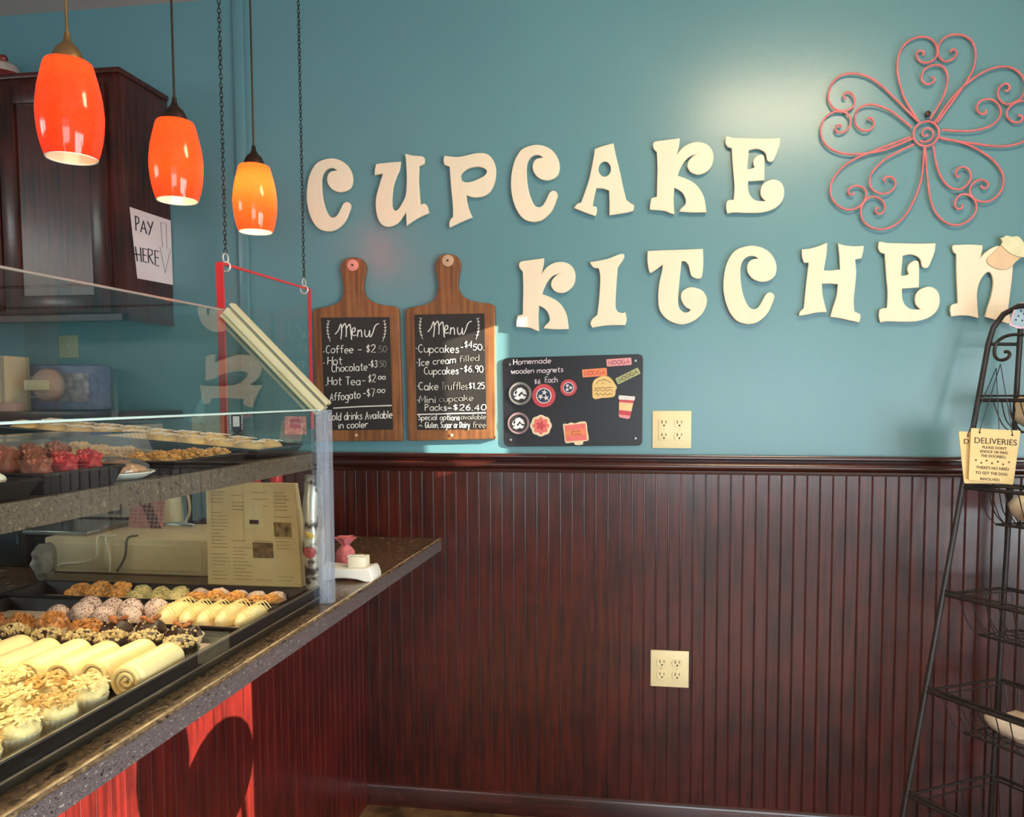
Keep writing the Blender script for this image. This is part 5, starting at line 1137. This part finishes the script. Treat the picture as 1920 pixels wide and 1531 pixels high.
# machine on and behind the box
Yb = -.36
zb_ = Tb.z+.001
a, b_ = aty(95, 1004, -.5), aty(212, 1004, -.5)
rg = thing('card_terminal_base', 'flat steel plate under the grey machine on the beige box', 'base plate', ((a.x+b_.x)/2, -.5, zb_))
m = MB(); m.box((0, 0, .006), (b_.x-a.x, .2, .012), 0, .003); m.build('plate', M_STEEL, rg)
a, b_ = aty(132, 1000, Yb), aty(240, 1000, Yb)
gm = thing('counter_machine', 'grey metal machine with a rounded corner behind the case', 'machine', ((a.x+b_.x)/2, Yb+.1, zb_+.0125)); w_ = (b_.x-a.x)/2; O = gm.location
pr = rounded([(-w_, -.10), (w_, -.10), (w_, .10), (-w_, .10)], .03, 6); m = MB(); n_ = len(pr); hz = 1.275-O.z
m.add([(x, y, 0) for x, y in pr]+[(x, y, hz) for x, y in pr], [(i, (i+1) % n_, n_+(i+1) % n_, n_+i) for i in range(n_)]+[tuple(range(n_-1, -1, -1)), tuple(range(n_, 2*n_))]); m.build('housing', mat('grey_enamel', (166, 162, 154), .4, .06, 6), gm)
m = MB(); m.span((w_*.35, -.1015, .01), (w_*.8, -.099, hz*.92), 0, .001); m.build('side_strip', M_STEEL, gm)
a = aty(241, 1008, -.46); b_ = aty(305, 1008, -.46); tp = aty(270, 932, -.46)
hc = thing('pink_checked_card', 'pink checked card with a dark diagonal band leaning beside the grey machine', 'card', ((a.x+b_.x)/2, -.46, zb_)); w_ = (b_.x-a.x)/2; h_ = tp.z-zb_+.01
m = MB(); m.slab([(-w_, 0, 0), (w_, 0, 0), (w_, .02, h_), (-w_, .02, h_)], (0, -1, 0), .002); m.build('card', mat('checked_pink', (206, 142, 142), .6, .15, 30), hc)
m = MB(); m.slab([(w_*.35, -.0012, 0), (w_*.95, -.0012, 0), (-w_*.1, .0188, h_), (-w_*.7, .0188, h_)], (0, -1, 0), .001); m.build('band', mat('maroon_print', (96, 48, 56), .6, .3, 60), hc)
m = MB()
for k in range(1, 8): u = -w_+2*w_*k/8; m.tube([(u, -.0014, 0), (u, .0186, h_)], .0006, 4)
for k in range(1, 9): v_ = k/9; m.tube([(-w_, .02*v_-.0014, h_*v_), (w_, .02*v_-.0014, h_*v_)], .0006, 4)
tag(m.build('check_lines', mat('check_white', (226, 190, 186), .6), hc), kind='stuff')
p = aty(318, 1003, -.28)
jg = thing('cream_jug', 'cream tapered jug behind the pink checked card', 'jug', (p.x, -.28, ZT)); h_ = .22
m = MB(); m.lathe([(.0001, 0), (.042, 0), (.046, .01), (.040, .12), (.030, h_), (.028, h_), (.036, .12), (.0001, .02)], 28); m.build('body', mat('cream_enamel', (226, 204, 158), .4, .06, 12), jg)
m = MB(); m.tube(smooth_path([Vector(v) for v in ((.036, 0, .17), (.062, 0, .165), (.068, 0, .11), (.040, 0, .06))], 6), .004, 8); m.build('handle', mat('cream_enamel', (226, 204, 158)), jg)
p = aty(348, 986, -.40)
tg = thing('metal_tongs', 'pair of dark metal tongs lying on the beige box', 'tongs', (p.x, -.44, zb_+.006))
for s in (-1, 1): m = MB(); m.tube([(-.05, s*.002, .002), (0, s*.014, .006), (.05, s*.008, .002)], .003, 6); m.build('arm', M_STEEL, tg)
p = aty(45, 1040, -.55)
bx = thing('card_machine', 'small black machine left of the beige box behind the case', 'machine', (p.x-.01, -.52, ZT)); 
m = MB(); m.box((0, 0, .055), (.105, .14, .11), 0, .008); m.build('housing', M_BLACK, bx)
m = MB(); m.box((0, -.071, .07), (.07, .003, .05), 0, .001); m.build('screen', mat('dark_screen', (40, 46, 52), .1, .1, 5), bx)
p = aty(70, 1050, -.74)
gb = thing('crumpled_bag', 'crumpled grey plastic bag at the left end of the beige box', 'bag', (p.x, -.72, ZT))
m = MB(); m.ball((0, 0, .047), (.022, .035, .047), 3, .014, 45, seed=9); m.v = [(a, b, max(c_, 0)) for a, b, c_ in m.v]; m.build('bag', mat('grey_plastic_film', (150, 150, 148), .3, .2, 40), gb, sharp=25)
# white tray-like holder on the counter end
a, b_ = aty(606, 1085, -.60), aty(707, 1085, -.60); w_ = (b_.x-a.x)
wh = thing('white_holder', 'white curved plastic holder with a small block at the end of the counter', 'holder', ((a.x+b_.x)/2, -.60, ZT)); 
lp = smooth_loop([(-w_*.5, .016, 1), (-w_*.48, .006), (-w_*.44, 0), (-w_*.36, 0), (-w_*.2, .006), (0, .008), (w_*.2, .006), (w_*.36, 0), (w_*.46, 0), (w_*.5, .006), (w_*.5, .016), (w_*.46, .032), (w_*.42, .037, 1), (w_*.3, .034), (0, .032), (-w_*.3, .034), (-w_*.46, .037, 1)])
pm = plate([lp], -.032, .064, .004); pm.build('dish', M_WHITE, wh)
m = MB(); m.box((w_*.17, 0, .046), (.046, .036, .030), 0, .004); m.tube([(w_*.17-.023, -.017, .060), (w_*.17-.015, -.017, .064), (w_*.17, -.017, .0625), (w_*.17+.015, -.017, .064), (w_*.17+.023, -.017, .060)], .002, 6); m.build('block', mat('cream_plastic', (240, 230, 206), .4, .03, 12), wh)
p = aty(640, 1050, -.47)
pb = thing('pink_paper_bag', 'pink pinch-topped paper bag behind the case corner', 'bag', (p.x, -.44, ZT)); hh = aty(640, 1006, -.44).z-ZT
m = MB(); m.lathe([(.0001, 0), (.024, 0), (.027, hh*.3), (.022, hh*.55), (.010, hh*.72), (.016, hh*.84), (.028, hh), (.026, hh), (.013, hh*.84), (.006, hh*.73), (.0001, hh*.7)], 24, ruffle=[0, 0, .08, .08, .14, .16, .2, .2, .16, .14, 0, 5]); m.build('bag', mat('pink_tissue', (232, 128, 132), .7, .25, 70), pb)

# ------------------------------------------------------------------ wall shelf with packages, light switch
ys_ = -.30; ztop = aty(60, 772, ys_).z; xl, xr = aty(-60, 772, ys_).x, aty(232, 772, ys_).x
m = MB(); m.span((xl, ys_, ztop-.028), (xr, -.001, ztop), 0, .002); ws = solo('wall_shelf', m, M_CAB, 'dark wooden wall shelf behind the case holding packages', 'shelf', (xr, -.15, ztop-.028))
zp = ztop+.0008
a, b_ = aty(-30, 750, -.24), aty(28, 750, -.24); t1 = aty(0, 668, -.24)
cb = thing('carton', 'cream upright carton at the left on the wall shelf', 'box', ((a.x+b_.x)/2, -.225, zp)); h_ = t1.z-zp
m = MB(); m.box((0, 0, h_/2), (b_.x-a.x, .10, h_), 0, .002); m.build('box', mat('cream_card', (224, 204, 168), .7, .04, 10), cb)
m = MB(); m.box(((b_.x-a.x)/2-.008, -.051, h_/2), (.012, .003, h_*.98)); m.build('side_flap', mat('tan_card', (180, 160, 136), .7, .05, 10), cb)
a, b_ = aty(33, 748, -.15), aty(163, 748, -.15); t1 = aty(100, 682, -.15)
bl = thing('blue_package', 'blue plastic package with white print lying on the wall shelf', 'package', ((a.x+b_.x)/2, -.072, zp)); h_ = t1.z-zp; w_ = b_.x-a.x
m = MB(); m.box((0, 0, h_/2), (w_, .09, h_), 0, .012); m.build('pack', mat('blue_film', (150, 156, 200), .35, .25, 25), bl)
m = MB(); m.box((w_*.22, -.0455, h_*.5), (w_*.42, .002, h_*.62), 0, .0008); m.build('picture', mat('lilac_print', (214, 196, 206), .4, .3, 50), bl)
m = MB(); m.box((-w_*.32, -.0455, h_*.3), (w_*.22, .002, .004)); m.box((-w_*.33, -.0455, h_*.72), (w_*.26, .002, .006)); tag(m.build('print', M_WHITE, bl), kind='stuff')
p = aty(94, 722, -.24)
rl = thing('wrapped_bun', 'round wrapped bun with a cream paper band on the wall shelf', 'package', (p.x, -.245, zp)); hb = p.z-zp
m = MB(); m.ball((0, 0, hb), (.052, .036, min(.052, hb)), 3, .004, 30); m.build('bun', mat('pinkish_wrap', (206, 172, 160), .4, .15, 40), rl, sharp=70)
m = MB(); m.box((-.012, -.034, hb), (.085, .012, .034), 0, .005); m.build('paper_band', M_BEIGE, rl)
a = aty(14, 776, -.28)
pk = thing('small_pink_box', 'small pink box with dark window at the left of the wall shelf edge', 'box', (a.x, -.272, zp))
m = MB(); m.box((0, 0, .014), (.075, .04, .028), 0, .002); m.build('box', mat('dusty_pink_card', (190, 150, 142), .6, .1, 20), pk)
p = W_ = aty(130, 650, 0)
lt = thing('light_switch', 'pale green-grey switch plate on the wall under the cabinet', 'switch', (p.x, 0, p.z))
m = MB(); m.box((0, -.003, 0), (.072, .006, .078), 0, .002); m.build('plate', mat('old_ivory', (196, 190, 150), .4, .05, 10), lt)
m = MB(); m.box((0, -.008, 0), (.010, .010, .022), 0, .001); m.build('toggle', mat('old_ivory', (196, 190, 150)), lt)

# ================================================================== BAKER'S RACK
u_ = Vector((cos(radians(-52)), sin(radians(-52)), 0)); vo = Vector((-cos(radians(38)), -sin(radians(38)), 0)); OB = Vector((.948, -.085, 0)); WR = .62
rk = thing('bakers_rack', "black wire baker's rack standing diagonally in the right corner", 'rack', OB)
def fp(z, s=0): return u_*(-.048+(z-.27)*.027+s)+vo*(.32-(z-.27)*.206)+Vector((0, 0, z))
def bp_(z, s=0): return u_*s+Vector((z*.026-.008, 0, z))
ztp = 1.60
for s, sg in ((0, 1), (WR, -1)):
    m = MB(); m.tube([bp_(0, s), bp_(ztp-.03, s)], .0075, 10); m.build('rear_post', M_METALB, rk)
m = MB(); arc = [fp(z) for z in (0, .4, .8, 1.2, 1.5)]+[fp(1.545)+u_*.006, fp(1.58)+u_*.028, fp(1.598)+u_*.065]
arc2 = [fp(1.598, WR)-u_*.065, fp(1.58, WR)-u_*.028, fp(1.545, WR)-u_*.006]+[fp(z, WR) for z in (1.5, 1.2, .8, .4, 0)]
m.tube(arc+arc2, .0076, 10); m.build('front_frame', M_METALB, rk)
m = MB(); m.tube([bp_(ztp-.03), bp_(ztp-.03, WR)], .006, 8); m.build('top_bar', M_METALB, rk)
for s in (0, WR):
    m = MB(); m.tube([bp_(1.5, s), fp(1.5, s)], .005, 8); m.build('side_bar', M_METALB, rk)
# top scrolls
ZR = zoomed(1760, 540, 3.825)
def on_front(p):
    d = ray(*ZR(p)); n_ = u_.cross((fp(1.5)-fp(.2)).normalized()); P0 = OB+fp(1.3); t = (P0-CAM).dot(n_)/d.dot(n_); return CAM+d*t-OB
scr = [(612, 335), (540, 333), (480, 345), (430, 375), (402, 425), (402, 480), (425, 510), (460, 515), (495, 500), (510, 475), (495, 455), (472, 458)]
m = MB(); m.tube(smooth_path([on_front(p) for p in scr], 5), .0045, 8); m.build('scroll', M_METALB, rk)
tiers = [(1.345, 'top', .085), (1.105, 'second', .095), (.812, 'third', .10), (.548, 'fourth', .10), (.265, 'lowest', .10)]
for z, nm, dp in tiers:
    m = MB(); f0, f1, b0, b1 = fp(z), fp(z, WR), bp_(z), bp_(z, WR)
    m.tube([f0, f1], .0055, 8); m.tube([f0+Vector((0, 0, .012)), f1+Vector((0, 0, .012))], .003, 6); m.build('rail', M_METALB, rk)
    m = MB(); m.tube([f0, b0], .004, 6); m.tube([f1, b1], .004, 6); m.tube([b0, b1], .004, 6); m.build('side_rail', M_METALB, rk)
    bk = MB(); ins = .035; dF = (b0-f0); 
    c0, c1, e0, e1 = f0+u_*ins+dF*.06, f1-u_*ins+dF*.06, b0+u_*ins-dF*.08, b1-u_*ins-dF*.08
    bk.tube([c0, c1, e1, e0], .003, 6, closed=True)
    low = Vector((0, 0, -dp)); g0, g1, h0, h1 = c0+u_*.035+dF*.14+low, c1-u_*.035+dF*.14+low, e0+u_*.035-dF*.10+low, e1-u_*.035-dF*.10+low
    bk.tube([g0, g1, h1, h0], .003, 6, closed=True); n_ = 15
    for k in range(n_+1):
        t = k/n_
        a_, b2, c2, d2 = c0.lerp(c1, t), g0.lerp(g1, t), h0.lerp(h1, t), e0.lerp(e1, t)
        bk.tube(smooth_path([a_, a_.lerp(b2, .55)+low*.16-dF*.02, b2], 4)+smooth_path([c2, d2.lerp(c2, .45)+low*.16, d2], 4), .0016, 5)
    for k in range(1, 4):
        t = k/4; bk.tube(smooth_path([c0.lerp(e0, t), c0.lerp(e0, t).lerp(g0.lerp(h0, t), .5)+low*.14-u_*.006, g0.lerp(h0, t)], 4), .0016, 5)
        bk.tube([g0.lerp(h0, t), g1.lerp(h1, t)], .0016, 5)
    bk.build('wire_basket', M_METALB, rk)
# goods in the baskets
M_WRAP = mat('cream_wrapping', (240, 226, 200), .5, .12, 40)
def pouch(lab, s, z, dp, size, m_, seed, mid=.5):
    P = OB+fp(z, s).lerp(bp_(z, s), mid)+Vector((0, 0, -dp+.003)); t = thing('wrapped_bundle', lab, 'package', P, radians(-52))
    m = MB(); m.ball((0, 0, size[2]*.5), (size[0]/2, size[1]/2, size[2]/2), 3, .012, 26, seed=seed, amp2=.003, freq2=90); m.v = [(a, b, max(c_, 0)) for a, b, c_ in m.v]; m.build('bundle', m_, t, sharp=40)
    m = MB(); m.box((0, 0, size[2]*.96), (size[0]*.42, size[1]*.5, .012), 0, .004); m.build('label', mat('label_pale', (236, 214, 190), .6, .1, 40), t); return t
pouch('cream bag of goods in the top basket of the black rack', .115, 1.345, .085, (.14, .028, .11), mat('cream_bag', (232, 212, 176), .5, .25, 30), 3)
pouch('pale wrapped bundle in the second basket of the black rack', .155, 1.105, .092, (.18, .065, .080), M_WRAP, 5)
pouch('white wrapped bundle in the fourth basket of the black rack', .175, .548, .098, (.21, .115, .060), mat('white_wrapping', (246, 236, 218), .5, .12, 40), 7)
# triangular dotted card on the rack's top
p = aty(1908, 592, -.16)
dc = thing('dotted_card', 'small pale blue dotted card with pink border on the top of the rack', 'card', (p.x+.012, -.150, p.z))
tri = lambda k: [smooth_loop([(-.030*k, -.024*k, 1), (-.012*k, .030*k), (.03*k, .034*k), (.034*k, -.020*k), (0, -.034*k)])]
plate(tri(1), -.004, .004, .0006).build('card', mat('pink_border', (232, 190, 206), .5), dc); plate(tri(.84), -.005, .001).build('face', mat('pale_blue_face', (150, 176, 190), .5, .06, 30), dc)
m = MB()
for a, b in ((-.008, 0), (-.014, -.010), (.002, -.012), (.006, .006), (-.002, .014), (.014, -.004)): m.lathe([(.0001, -.0058), (.0022, -.0056), (.0024, -.005)], 10, axis='y', c=(a, 0, b))
tag(m.build('dots', M_INK, dc), kind='stuff')
# deliveries signs hung from the scroll
def sign(quad, y, lab, lines, stars, hook, rings):
    P = [aty(a, b, y) for a, b in quad]; c0 = sum(P, Vector())/4; t = thing('deliveries_sign', lab, 'sign', (c0.x, y, c0.z), group='hanging deliveries signs'); O = t.location
    plate([rounded([(p.x-O.x, p.z-O.z) for p in P], .004, 3)], -.003, .003, .0006).build('board', M_TANW, t)
    for (txt, px_, py_, wpx, hpx) in lines:
        v = aty(px_, py_, y); w_ = aty(px_+wpx, py_, y).x-v.x
        f = font_plate(txt, 1, .0010, -.0040, w_); hh = max(q[2] for q in f.v)-min(q[2] for q in f.v); hw = (aty(px_, py_-hpx, y).z-v.z)/hh
        f.v = [(a+v.x-O.x, b, c_*hw+v.z-O.z+(a)*-.06) for a, b, c_ in f.v]; f.build('lettering', M_DKBR, t, sharp=80)
    for px_, py_ in stars:
        v = aty(px_, py_, y); pts = [((.0034 if k % 2 == 0 else .0015)*sin(k*pi/5)+v.x-O.x, (.0034 if k % 2 == 0 else .0015)*cos(k*pi/5)+v.z-O.z) for k in range(10)]
        plate([pts], -.0038, .001).build('star', M_DKBR, t)
    hp = aty(*hook, y+.012)-O
    m = MB()
    for px_, py_ in rings:
        v = aty(px_, py_, y)-O; m.tube([v+Vector((0, -.0042, -.003)), v+Vector((0, -.0042, .003)), hp], .0013, 5); m.ball(v+Vector((0, -.004, -.002)), .0026, 1)
    m.build('cord', M_BLACK, t)
sign([(1796.6, 808), (1880, 812), (1874, 906), (1807, 906)], -.226, 'tan deliveries sign hanging behind the other, mostly covered', [('D!', 1813, 827, 13, 9)], [], (1868, 690), [(1814, 815), (1872, 806)])
sign([(1820, 802), (1913, 807), (1899, 908.5), (1815, 899)], -.236, 'front tan deliveries sign with dark lettering hanging on the black rack',
     [('DELIVERIES', 1866, 827, 80, 11), ("PLEASE DON'T", 1864, 839, 46, 5), ('KNOCK OR RING', 1863, 847, 52, 5), ('THE DOORBELL', 1862, 855, 48, 5), ("THERE'S NO NEED", 1860, 877, 62, 5.4), ('TO GET THE DOG', 1858, 887, 60, 5.4), ('INVOLVED', 1855, 898, 36, 5)],
     [(1829, 862), (1839, 867), (1849, 863), (1859, 868), (1870, 865), (1880, 870), (1891, 866)], (1876, 682), [(1836, 809), (1897, 814)])

# ================================================================== BAR STOOLS ADDED OUT OF FRAME to cast shadows on the counter front
def stool(loc, rz, lab):
    t = thing('shadow_stool', lab, 'stool', loc, rz, 'unseen bar stools added for their shadows'); S = M_METALB
    m = MB(); m.lathe([(.0001, .74), (.17, .74), (.18, .755), (.17, .775), (.0001, .78)], 32); m.build('shadow_stool_seat', M_CAB, t)
    for k in range(4):
        a = pi/4+k*pi/2; m = MB(); m.tube([(.22*cos(a), .22*sin(a), 0), (.13*cos(a), .13*sin(a), .74)], .012, 8); m.build('shadow_stool_leg', S, t)
    m = MB(); m.tube(ring_pts((0, 0, .28), .19, (1, 0, 0), (0, 1, 0), 24), .008, 8, closed=True); m.build('shadow_stool_footrest', S, t)
    m = MB(); m.tube([(-.15, .10, .76), (-.19, .10, 1.02)], .011, 8); m.tube([(-.15, -.10, .76), (-.19, -.10, 1.02)], .011, 8); m.build('shadow_stool_back_posts', S, t)
    m = MB(); m.ball((0, 0, 0), (.014, .17, .13), 3); m.xf(Matrix.Translation((-.20, 0, 1.10)) @ Matrix.Rotation(-.1, 4, 'Y')); m.build('backrest', M_CAB, t); return t
stool((1.32, -1.40, 0), .3, 'unseen dark round-backed bar stool added for its shadow, nearest the corner rack')
s2 = stool((1.5, -1.70, 0), 0, 'unseen dark round-backed bar stool added for its shadow, by the big window')
s2.scale = (1, .5, 1.15)
